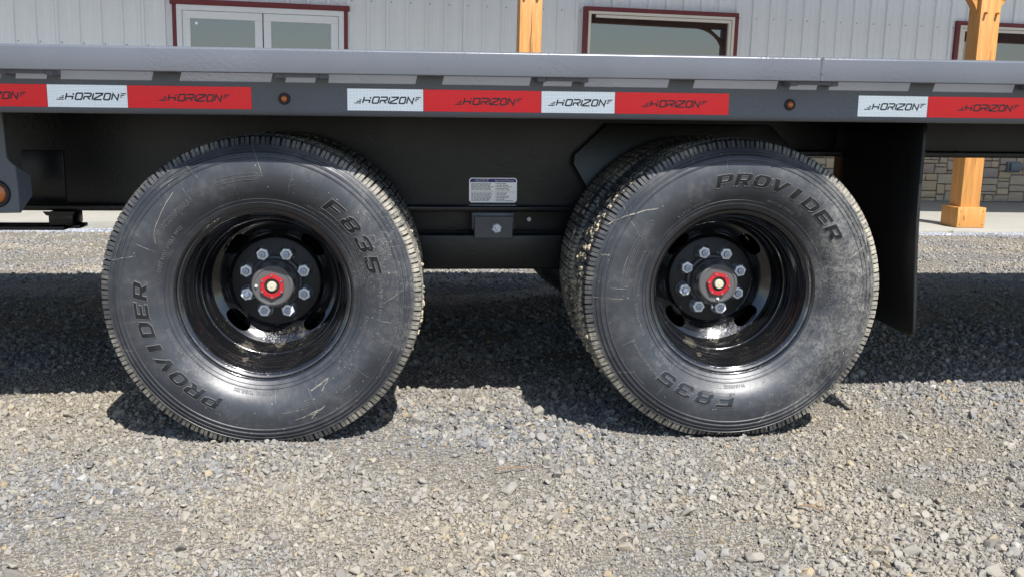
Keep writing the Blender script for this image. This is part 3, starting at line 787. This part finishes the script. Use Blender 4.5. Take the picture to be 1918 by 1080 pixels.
# ------------------------------------------------------------------ wheels
TYR = .400
TP = [(.2225, -.088), (.226, -.0925), (.232, -.0945), (.2335, -.0962), (.2345, -.0948), (.242, -.0995), (.2432, -.1010), (.2445, -.0998), (.258, -.1105), (.275, -.1195), (.293, -.1245),
      (.311, -.1255), (.328, -.1235), (.341, -.1200), (.3425, -.1214), (.345, -.1212), (.3465, -.1188), (.3525, -.1168), (.354, -.1184), (.3565, -.1178), (.358, -.1150),
      (.3640, -.1122), (.3652, -.1136), (.3672, -.1126), (.3685, -.1098), (.3740, -.1072), (.3752, -.1082), (.3768, -.1074)]
SH = [(.3800, -.1058), (.3945, -.1005), (.3978, -.0930)]                      # shoulder lugs
CR = [(.3982, -.0640), (.3895, -.0620), (.3895, -.0565), (.3992, -.0545), (.3996, -.0235), (.3895, -.0215), (.3895, -.0165), (.4000, -.0145)]
_pr = np.array(TP)
def side_y(r): return np.interp(r, _pr[:, 0], _pr[:, 1])
def tyre_mesh():
    half = [(r, y, 0) for r, y in TP]+[(r, y, 1) for r, y in SH]+[(r, y, 2 if r > .395 else 0) for r, y in CR]
    prof = half+[(r, -y, k) for r, y, k in half[::-1]]
    prof += [(.215, .080, 0), (.2125, -.080, 0)]
    NP = 98; A = []
    rr = random.Random(9)
    for k in range(NP):
        b = k*2*math.pi/NP; p = 2*math.pi/NP; j = rr.uniform(-.02, .02)
        for q, d in ((0, 0), (.05, 1), (.19, 1), (.24, 0), (.57+j, 0), (.60+j, .55), (.65+j, .55), (.68+j, 0)): A.append((b+q*p, d, q))
    A = [(a, d, q) for a, d, q in A]; na = len(A); V = []
    for r, y, k in prof:
        for a, d, q in A:
            rad, yy = r, y
            if k == 1: rad = r-(.0075*d if r > .385 else 0); yy = y+.006*d
            elif k == 2:
                zig = .0035*math.sin(a*46*2); yy = y+zig
                rad = r-(.007*d if q < .3 else .003*d)
            elif r > .39: yy = y+.0035*math.sin(a*46*2)
            V.append((rad*math.cos(a), yy, rad*math.sin(a)))
    F = []; npf = len(prof)
    for j in range(npf):
        j2 = (j+1) % npf
        for i in range(na): i2 = (i+1) % na; F.append((j*na+i, j2*na+i, j2*na+i2, j*na+i2))
    me = bpy.data.meshes.new('tyre'); me.from_pydata(V, [], F); me.update()
    me.polygons.foreach_set('use_smooth', [True]*len(me.polygons)); me.set_sharp_from_angle(angle=math.radians(38))
    return me
TM = tyre_mesh(); TM.materials.append(MATS['tyre_rubber'])
def bend(V, r0, ang, raise_):
    """lay flat lettering round the sidewall, tops outward, reading clockwise seen from outside"""
    out = []
    for a, b, c in V:
        rad = r0+b; th = ang-a/r0
        out.append((rad*math.cos(th), side_y(rad)-raise_-c, rad*math.sin(th)))
    return out
def merge(lst):
    V, F = [], []
    for v, f in lst:
        b = len(V); V += [tuple(p) for p in v]; F += [tuple(i+b for i in q) for q in f]
    return V, F
def sidewall_meshes():
    ol, fc, sm_ = [], [], []
    G = {'I': ([(.28, 0), (.68, 0), (.68, 1), (.28, 1)],),
     'P': ([(0, 0), (.3, 0), (.3, .32), (.8, .32), (1, .45), (1, .87), (.85, 1), (0, 1)], [(.32, .50), (.70, .50), (.70, .82), (.32, .82)]),
     'R': ([(0, 0), (.3, 0), (.3, .30), (.46, .30), (.68, 0), (1.06, 0), (.80, .34), (1, .48), (1, .87), (.85, 1), (0, 1)], [(.32, .50), (.70, .50), (.70, .82), (.32, .82)]),
     'O': ([(.22, 0), (.78, 0), (1, .2), (1, .8), (.78, 1), (.22, 1), (0, .8), (0, .2)], [(.37, .2), (.63, .2), (.71, .3), (.71, .7), (.63, .8), (.37, .8), (.29, .7), (.29, .3)]),
     'V': ([(.34, 0), (.66, 0), (1.04, 1), (.71, 1), (.5, .40), (.29, 1), (-.04, 1)],),
     'D': ([(0, 0), (.75, 0), (1, .22), (1, .78), (.75, 1), (0, 1)], [(.3, .2), (.64, .2), (.71, .28), (.71, .72), (.64, .8), (.3, .8)]),
     'E': ([(0, 0), (.95, 0), (.95, .21), (.3, .21), (.3, .41), (.85, .41), (.85, .6), (.3, .6), (.3, .79), (.95, .79), (.95, 1), (0, 1)],),
     'F': ([(0, 0), (.3, 0), (.3, .37), (.85, .37), (.85, .57), (.3, .57), (.3, .79), (.97, .79), (.97, 1), (0, 1)],),
     '8': ([(.2, 0), (.8, 0), (1, .14), (1, .42), (.89, .51), (.97, .6), (.97, .86), (.78, 1), (.22, 1), (.03, .86), (.03, .6), (.11, .51), (0, .42), (0, .14)], [(.31, .18), (.69, .18), (.71, .40), (.29, .40)], [(.31, .61), (.69, .61), (.69, .82), (.31, .82)]),
     '3': ([(0, .14), (.2, 0), (.8, 0), (1, .14), (1, .42), (.89, .51), (.98, .6), (.98, .86), (.8, 1), (.2, 1), (.02, .86), (.02, .70), (.3, .70), (.3, .81), (.69, .81), (.69, .61), (.35, .61), (.35, .41), (.71, .41), (.71, .19), (.3, .19), (.3, .30), (0, .30)],),
     '5': ([(0, .14), (.2, 0), (.8, 0), (1, .16), (1, .48), (.85, .62), (.3, .62), (.3, .8), (.95, .8), (.95, 1), (0, 1), (0, .42), (.70, .42), (.70, .19), (.3, .19), (.3, .30), (0, .30)],)}
    def glyph(ch, wd, ht, r0, th):
        VV, FF, MI = [], [], []
        bm = bmesh.new(); es = []
        for loop in G[ch]:
            pts = []
            for i, p in enumerate(loop):
                q = loop[(i+1) % len(loop)]; n_ = max(1, int(math.hypot((q[0]-p[0])*wd, (q[1]-p[1])*ht)/.008))
                for k in range(n_):
                    a, b = p[0]+(q[0]-p[0])*k/n_, p[1]+(q[1]-p[1])*k/n_; pts.append(((a-.5)*wd+.30*(b-.5)*ht, (b-.5)*ht))
            vs = [bm.verts.new((x, y, 0)) for x, y in pts]; es += [bm.edges.new((vs[i], vs[(i+1) % len(vs)])) for i in range(len(vs))]
            v, f = stroke(pts, .0034, True); c, _ = stroke(pts, .0001, True); n_ = len(pts); vv, ff = [], []
            for i in range(n_): vv += [(v[2*i].x, v[2*i].y, -.0012), (c[2*i].x, c[2*i].y, .0011), (v[2*i+1].x, v[2*i+1].y, -.0012)]
            for i in range(n_): a, b = 3*i, 3*((i+1) % n_); ff += [(a, a+1, b+1, b), (a+1, a+2, b+2, b+1)]
            b0 = len(VV); VV += bend(vv, r0, th, .0006); FF += [tuple(i+b0 for i in q) for q in ff]; MI += [0]*len(ff)
        bmesh.ops.triangle_fill(bm, edges=es, use_beauty=True, use_dissolve=False)
        bm.verts.index_update(); b0 = len(VV); VV += bend([tuple(v.co) for v in bm.verts], r0, th, .0010); fs = [tuple(v.index+b0 for v in f.verts) for f in bm.faces]; FF += fs; MI += [1]*len(fs); bm.free()
        me = grid_mesh('raised_letter', VV, FF); me.materials.append(MATS['letter_rubber']); me.materials.append(MATS['letter_face'])
        me.polygons.foreach_set('material_index', MI); return me
    def big(body, r0, ang, size, sp, xs_):
        for k, ch in enumerate(body):
            th = ang+(len(body)-1)/2*sp-k*sp
            if ch == ' ': continue
            me = glyph(ch, size*1.34, size*1.04, r0, th)
            ol.append(me)
    D = math.radians
    big('PROVIDER', .2965, D(66), .0310, D(9.45), 1.5); big('F835', .2855, D(249.5), .0335, D(11.5), 1.5)
    def small(body, r0, deg, size, sh=0., sp=1.15, off=.0002):
        v, f = text_mesh(body, size, sh, off, sp, .00042, 1.0); sm_.append((bend(v, r0, D(deg), .0006), f))
    small('RADIAL TUBELESS', .2515, 118, .0105); small('MADE IN CHINA', .2515, 64, .0095); small('DOT 1DU B2RL1 0921', .258, 8, .0120)
    small('ST235/85R16', .2895, -10, .0185, .2, 1.05, .0005); small('REGROOVABLE', .262, 195, .0115); small('FOR TRAILER USE ONLY', .2935, 202+14, .0100)
    small('WARNING', .2515, -87, .0105)
    # raised pill outlines round the load and inflation panels, with rows of illegible small print
    def pill(deg, r0, ln, h):
        pts = []; 
        for k in range(9): a = math.pi/2+math.pi*k/8; pts.append((-ln/2+h*math.cos(a), h*math.sin(a)))
        n_ = 10
        for k in range(1, n_): pts.append((-ln/2+ln*k/n_, -h))
        for k in range(9): a = -math.pi/2+math.pi*k/8; pts.append((ln/2+h*math.cos(a), h*math.sin(a)))
        for k in range(1, n_): pts.append((ln/2-ln*k/n_, h))
        ridge(pts, D(deg), r0, True)
    def ridge(pts, ang, r0, closed, w_=.0011):
        v, f = stroke(pts, w_, closed); v3 = [(p.x, p.y, .0) for p in v]; c, _ = stroke(pts, .0001, closed)
        n_ = len(pts); vv = []
        for i in range(n_): vv += [(v[2*i].x, v[2*i].y, -.0006), (c[2*i].x, c[2*i].y, .0007), (v[2*i+1].x, v[2*i+1].y, -.0006)]
        ff = []
        for i in range(n_ if closed else n_-1):
            a, b = 3*i, 3*((i+1) % n_); ff += [(a, a+1, b+1, b), (a+1, a+2, b+2, b+1)]
        sm_.append((bend(vv, r0, ang, .0004), ff))
    pill(158, .296, .17, .0085); pill(168, .262, .105, .0075); pill(-44, .300, .09, .008); pill(266, .262, .05, .006)
    rr = random.Random(4)
    for deg0, deg1, r0 in ((140, 176, .2985), (140, 176, .2935), (226, 268, .256), (226, 268, .2515), (226, 268, .247), (-56, -33, .300)):
        a = deg0
        while a < deg1:
            l = rr.uniform(.5, 1.4); q = math.radians(l)*r0
            ridge([(-q/2, 0), (q/2, 0)], D(a), r0, False, .0018); a += l+.35
    # radial mould vent lines
    for deg in (12, 47, 86, 131, 150, 177, 204, 233, 262, 291, 318, 340):
        a0 = rr.uniform(.235, .30); a1 = a0+rr.uniform(.012, .07); n_ = 6
        v, f = stroke([(rr.uniform(-.0003, .0003), (a0+(min(a1, .378)-a0)*k/n_)-.29) for k in range(n_+1)], .0012)
        c, _ = stroke([(0, (a0+(min(a1, .378)-a0)*k/n_)-.29) for k in range(n_+1)], .0001)
        vv, ff = [], []
        for i in range(n_+1): vv += [(v[2*i].x, v[2*i].y, -.0006), (c[2*i].x, c[2*i].y, .0007), (v[2*i+1].x, v[2*i+1].y, -.0006)]
        for i in range(n_): ff += [(3*i, 3*i+1, 3*i+4, 3*i+3), (3*i+1, 3*i+2, 3*i+5, 3*i+4)]
        sm_.append((bend(vv, .29, D(deg), .0004), ff))
    out = []
    V, F = merge(sm_); me = grid_mesh('small_lettering', V, F); me.materials.append(MATS['letter_rubber'])
    me.polygons.foreach_set('use_smooth', [True]*len(me.polygons))
    return ol, me
SWM = sidewall_meshes()

# rim: y measured from the tyre's middle plane, outside is negative. lip -.09, mounting face +.122
def rim_mesh():
    bm = bmesh.new()
    P = [(.2255, -.0800), (.2275, -.0860), (.2262, -.0900), (.2232, -.0905), (.2195, -.0885), (.2165, -.0835), (.2135, -.0780), (.2095, -.0765), (.2055, -.0745), (.2040, -.0700),
         (.2032, -.0610), (.2026, -.0560), (.2005, -.0520), (.1990, -.0470), (.1988, -.0420), (.1968, -.0375), (.1935, -.0330), (.1905, -.0270), (.1890, -.0200), (.1885, -.0080), (.1868, -.0040), (.1850, .0010), (.1843, .0080),
         (.1842, .0210), (.1825, .0250), (.1795, .0265), (.1790, .0300), (.1788, .0420), (.1775, .0500), (.1745, .0560), (.1720, .0600), (.1712, .0660), (.1706, .0740), (.1690, .0800), (.1660, .0850)]
    lathe(bm, P, 128)
    lathe(bm, [(.1842, .022), (.192, .035), (.1952, .064), (.1965, .076)], 64)
    lathe(bm, [(.2255, -.080), (.208, -.070), (.207, -.046), (.2035, -.034), (.195, -.022), (.192, .01), (.203, .03), (.203, .072), (.2255, .086), (.2255, .0895), (.199, .078), (.1965, .076)], 96)
    # dished disc with four hand holes
    def disc_y(r): return float(np.interp(r, [.060, .120, .1245, .129, .136, .145, .155, .166], [.1225, .1225, .1190, .1125, .1055, .0985, .0915, .0850]))
    for r0, r1 in (((.060, .1205)),):
        lathe(bm, [(.060, .1225), (.090, .1225), (.119, .1225), (.122, .1212), (.1245, .119)], 128)
    n = 64; R0, R1 = .1245, .166; rm, hr, ha = .1456, .0172, .255
    for s_ in range(4):
        th0 = math.pi/4+s_*math.pi/2; rings = []
        for lv in range(6):
            t_ = lv/5; ring = []
            for k in range(n):
                a = 2*math.pi*k/n; ca, sa = math.cos(a), math.sin(a)
                q = 1/max(abs(ca), abs(sa)); ox, oy = ca*q*math.pi/4, sa*q*(R1-R0)/2
                e = 1/(abs(ca)**2.6+abs(sa)**2.6)**(1/2.6); ix, iy = ca*e*ha, sa*e*hr
                x = ix+(ox-ix)*t_; yv = (rm+iy)+((R0+R1)/2+oy-(rm+iy))*t_
                rad = yv; th = th0+x
                ring.append(bm.verts.new((rad*math.cos(th), disc_y(rad), rad*math.sin(th))))
            rings.append(ring)
        back = [bm.verts.new((v.co.x, v.co.y+.008, v.co.z)) for v in rings[0]]
        rings.insert(0, back)
        for a, b in zip(rings[:-1], rings[1:]):
            for k in range(n): bm.faces.new((a[k], a[(k+1) % n], b[(k+1) % n], b[k]))
    bmesh.ops.remove_doubles(bm, verts=bm.verts, dist=1e-5)
    me = bpy.data.meshes.new('wheel'); bm.normal_update(); bm.to_mesh(me); bm.free()
    me.materials.append(MATS['rim_black']); me.polygons.foreach_set('use_smooth', [True]*len(me.polygons)); me.set_sharp_from_angle(angle=math.radians(50))
    return me
RM = rim_mesh()
def mesh_of(f, mt, sm=35, name='m'):
    bm = bmesh.new(); f(bm); me = bpy.data.meshes.new(name); bm.normal_update(); bm.to_mesh(me); bm.free()
    for m_ in (mt if isinstance(mt, list) else [mt]): me.materials.append(MATS[m_])
    me.polygons.foreach_set('use_smooth', [True]*len(me.polygons)); me.set_sharp_from_angle(angle=math.radians(sm)); return me
PLM = mesh_of(lambda b: lathe(b, [(.060, .1165), (.1165, .1165), (.1185, .1175), (.1185, .1235)], 96), 'plate_black', 40, 'hub_plate')
def nut(bm):
    lathe(bm, [(.0222, 0), (.0222, -.003), (.0200, -.0055), (.0178, -.0075)], 24, mi=[1, 1, 1])
    n0 = len(bm.faces)
    lathe(bm, [(.0176, -.006), (.0176, -.0235), (.0162, -.0255), (.0092, -.0258), (.0085, -.0240)], 6, ang0=.2, mi=[0]*4)
    lathe(bm, [(.0086, -.020), (.0086, -.0315), (.0074, -.0330), (.0050, -.0331), (0, -.0332)], 14, mi=[1, 1, 1, 2])
NM = mesh_of(nut, ['zinc', 'zinc_dull', 'stud_blue'], 25, 'lug_nut')
HBM = mesh_of(lambda b: lathe(b, [(.072, .1165), (.070, .104), (.064, .101), (.0625, .090), (.0625, .078), (.0590, .074), (.0585, .060), (.056, .050), (.0545, .044), (.0545, .040), (.051, .0375), (.0475, .0372), (.046, .039), (.030, .039)], 64), 'hub_grey', 30, 'hub')
def ringmesh(bm):
    n = 96; out = []
    for lv, (ro, yy) in enumerate((('h', .0385), ('h', .0315), (.0210, .0310), (.0199, .0325), (.0199, .040))):
        ring = []
        for k in range(n):
            a = 2*math.pi*k/n
            if ro == 'h':
                s_ = math.pi/3; m_ = (a-math.pi/2) % s_; m_ = min(m_, s_-m_); r_ = .0345*math.cos(math.pi/6)/math.cos(math.pi/6-m_); r_ = min(r_, .0336)
            else: r_ = ro
            ring.append(bm.verts.new((r_*math.cos(a), yy, r_*math.sin(a))))
        out.append(ring)
    for a, b in zip(out[:-1], out[1:]):
        for k in range(n): bm.faces.new((a[k], a[(k+1) % n], b[(k+1) % n], b[k]))
RGM = mesh_of(ringmesh, 'red_anodised', 30, 'cap_ring')
def capin(bm):
    lathe(bm, [(.0199, .0350), (.0186, .0350), (.0180, .0340), (.0128, .0340)], 40, mi=[1, 1, 1]); lathe(bm, [(.0130, .0335), (.0124, .0285), (.0110, .0272), (.003, .0270), (.0022, .0262), (0, .0260)], 32, mi=[0]*5)
CPM = mesh_of(capin, ['cap_cream', 'rubber_trim'], 30, 'hub_plug')
def screws6(bm):
    lathe(bm, [(0, .0285), (.0024, .0283), (.0031, .0300), (.0031, .0325)], 10)
SCM = mesh_of(screws6, 'zinc_dull', 30, 'ring_screw')
FTM = mesh_of(lambda b: lathe(b, [(0, -.006), (.0018, -.006), (.002, -.003), (.0042, -.0025), (.0042, .002)], 6), 'zinc', 30, 'grease_fitting')

def loaded(me, rot):
    q = me.copy(); n_ = len(q.vertices); V = np.zeros(n_*3); q.vertices.foreach_get('co', V); V = V.reshape(-1, 3)
    c, s_ = math.cos(rot), math.sin(rot); x, z = V[:, 0]*c-V[:, 2]*s_, V[:, 0]*s_+V[:, 2]*c
    b = np.clip((-z-.20)/.18, 0, 1); b = b*b*(3-2*b); y = V[:, 1]*(1+.065*b)
    z = np.where(z < -.380, -.380+(z+.380)*.35, z)
    q.vertices.foreach_set('co', np.stack([x, y, z], 1).ravel()); q.update(); return q
TILT = {}
def sub(name, me, par, loc=(0, 0, 0), roty=0.):
    o = bpy.data.objects.new(name, me); COL.objects.link(o); o.parent = par; o.location = loc; o.rotation_euler = (0, roty, 0); return o
def wheel(x, yc, rot, outer=True, flip=False, nutrot=0., ringrot=0., zoff=0., lbl=None):
    """rot turns the tyre (and its lettering) counter-clockwise as seen from outside"""
    o = bpy.data.objects.new('wheel', RM); COL.objects.link(o); o.parent = tr
    o.location = (x, yc, .403-.001+zoff); o.rotation_euler = (0, 0, math.pi if flip else 0)
    if lbl: o['label'] = lbl
    ty = sub('tyre', loaded(TM, rot), o) if outer else sub('tyre', TM, o, roty=-rot)
    if outer and x > 0: ty.material_slots[0].link = 'OBJECT'; ty.material_slots[0].material = MATS['tyre_rubber_dirty']
    if not outer: o.rotation_euler = (0, math.radians(45), math.pi if flip else 0)
    if not outer: return o
    for me in SWM[0]: sub('raised_letter', loaded(me, rot), o)
    sub('small_lettering', loaded(SWM[1], rot), o)['kind'] = 'stuff'
    sub('hub_plate', PLM, o); sub('hub', HBM, o)
    for k in range(8):
        a = math.radians(22.5+45*k)+nutrot; sub('lug_nut', NM, o, (.0826*math.cos(a), .1165, .0826*math.sin(a)), roty=k*1.3)
    sub('cap_ring', RGM, o, roty=-ringrot); sub('hub_plug', CPM, o); [sub('ring_screw', SCM, o, (.0285*math.cos(ringrot+math.pi/2+k*math.pi/3), 0, .0285*math.sin(ringrot+math.pi/2+k*math.pi/3))) for k in range(6)]
    a = ringrot+(math.pi if abs(ringrot) < .01 else -math.pi*.5-ringrot); sub('grease_fitting', FTM, o, (.0415*math.cos(a), .037, .0415*math.sin(a)))
    return o
YO, YI = .2080, .4800
D = math.radians
WH = [wheel(-.2244, YO, D(144), True, False, 0., 0., 0., 'front outer wheel with eight zinc lug nuts and red hub cap ring'),
      wheel(.9864, YO, 0., True, False, D(-3.5), D(20), 0.002, 'rear outer wheel with eight zinc lug nuts and red hub cap ring')]
wheel(-.2244, YI, D(31), False, True); wheel(.9864, YI, D(77), False, True)
for x in (-.2244, .9864):
    wheel(x, YF-YI, D(12), False); wheel(x, YF-YO, D(50), False, True)
# dried mud crumbs stuck on the tread edges
bm = bmesh.new(); rr = random.Random(12)
for wx, lst in ((-.2244, [(D(rr.gauss(-9, 5)), .165+abs(rr.gauss(0, .03))) for _ in range(26)]+[(D(rr.uniform(-40, 30)), .19+rr.uniform(0, .1)) for _ in range(40)]),
                (.9864, [(D(rr.uniform(128, 200)), rr.uniform(.118, .20)) for _ in range(110)]+[(D(rr.uniform(140, 215)), rr.uniform(.15, .32)) for _ in range(70)]+[(D(rr.uniform(140, 215)), rr.uniform(.40, .5)) for _ in range(25)])):
    for a, y in lst:
        s_ = rr.uniform(.003, .008); rd = TYR-.002
        c = Vector((wx+rd*math.cos(a), y, .4+rd*math.sin(a)))
        res = bmesh.ops.create_icosphere(bm, subdivisions=1, radius=s_)
        for v in res['verts']: v.co = Vector((v.co.x*rr.uniform(.6, 1.3), v.co.y*rr.uniform(.6, 1.4), v.co.z*rr.uniform(.6, 1.3)))+c
t = NT('dried_mud'); t.set(base=t.mix(t.noise(120), (.27, .21, .13), (.46, .40, .29)), rough=.95); MATS['dried_mud'] = t.m
tag(part('mud_crumbs', bm, 'dried_mud', 0), kind='stuff')

# scuffs and specks of dried mud on the two near sidewalls
def scuffs(owner, seed, lines):
    rr = random.Random(seed); L_ = []
    def put(pts, wd):
        v, _ = stroke(pts, wd); f = [(2*i, 2*i+1, 2*i+3, 2*i+2) for i in range(len(pts)-1)]
        vv = []
        for p in v:
            rad = p.length; bb = min(max((-p.y-.20)/.18, 0), 1); bb = bb*bb*(3-2*bb); vv.append((p.x, (side_y(rad)-.0009)*(1+.065*bb), p.y))
        L_.append((vv, f))
    for (r0, a0, r1, a1, wd) in lines:
        n_ = 9; pts = []
        for k in range(n_):
            t_ = k/(n_-1); a = math.radians(a0+(a1-a0)*t_); r_ = r0+(r1-r0)*t_+rr.uniform(-.0012, .0012); pts.append((r_*math.cos(a), r_*math.sin(a)))
        put(pts, wd*rr.uniform(.55, .8))
    for k in range(5):
        a = rr.uniform(0, 360); r0 = rr.uniform(.30, .37); dl = rr.uniform(3, 14); n_ = 6
        put([((r0+rr.uniform(-.0008, .0008))*math.cos(math.radians(a+dl*q/n_)), (r0+rr.uniform(-.0008, .0008))*math.sin(math.radians(a+dl*q/n_))) for q in range(n_)], rr.uniform(.0006, .0014))
    for k in range(300):
        a = rr.gauss(-20, 55) if rr.random() < .6 else rr.uniform(0, 360); a = math.radians(a); r0 = rr.uniform(.25, .38); s_ = rr.uniform(.0006, .0019)
        c = Vector((r0*math.cos(a), r0*math.sin(a))); d = Vector((rr.uniform(-1, 1), rr.uniform(-1, 1))).normalized()*s_
        put([c-d, c+d*rr.uniform(.2, 1.4)], s_*rr.uniform(.8, 1.6))
    V, F = merge(L_); me = grid_mesh('mud_scuffs', V, F); me.materials.append(MATS['scuff_dust'])
    o = bpy.data.objects.new('mud_scuffs', me); COL.objects.link(o); o.parent = owner; o['kind'] = 'stuff'
scuffs(WH[0], 3, [(.375, 166, .318, 161, .0028), (.33, 128, .30, 148, .0022), (.30, 148, .285, 152, .0018), (.375, -159, .345, -157, .0022), (.262, -53, .268, -65, .0042), (.262, -53, .280, -60, .0038), (.325, -77, .318, -62, .0032),
                  (.318, -66, .335, -70, .003), (.365, 118, .33, 116, .0018), (.37, 92, .30, 88, .0016), (.30, 44, .285, 41, .002), (.35, 3, .30, -3, .0016), (.372, 20, .33, 22, .0014), (.36, 131, .352, 119, .0022)])
scuffs(WH[1], 8, [(.385, 152, .31, 134, .0045), (.378, 143, .30, 150, .0018), (.372, 164, .352, 163, .0055), (.375, -179, .30, -178, .0016), (.37, 21, .30, 17, .0040), (.378, 29, .362, 13, .0050), (.372, 12, .355, -2, .0024), (.37, -146, .33, -142, .0022), (.33, -72, .36, -78, .0026),
                  (.37, -12, .31, -8, .0018), (.345, 60, .335, 48, .0016), (.365, 96, .31, 98, .0014)])

# twigs lying on the gravel
def twig(x, y, a, l, label):
    bm = bmesh.new(); rr = random.Random(int(x*1000)); prev = None
    for q in range(6):
        s_ = q/5-.5; p = Vector((math.cos(a)*l*s_+rr.uniform(-.002, .002), math.sin(a)*l*s_+rr.uniform(-.002, .002), .006+.004*math.sin(q)))
        rg = [bm.verts.new(p+Vector((-math.sin(a)*.0022*math.cos(k*1.2566), math.cos(a)*.0022*math.cos(k*1.2566), .0022*math.sin(k*1.2566)))) for k in range(5)]
        if prev:
            for k in range(5): bm.faces.new((prev[k], prev[(k+1) % 5], rg[(k+1) % 5], rg[k]))
        prev = rg
    o = from_bm('twig', bm, 'twig', None, 180); o.location = (x, y, float(gz(x, y))+.008); tag(o, label, 'twig', 'twigs on the gravel')
twig(.385, -.12, .35, .085, 'thin brown twig lying on the gravel in front of the gap between the wheels')
twig(1.02, -.40, -.25, .05, 'short brown twig lying on the gravel in front of the rear wheel')
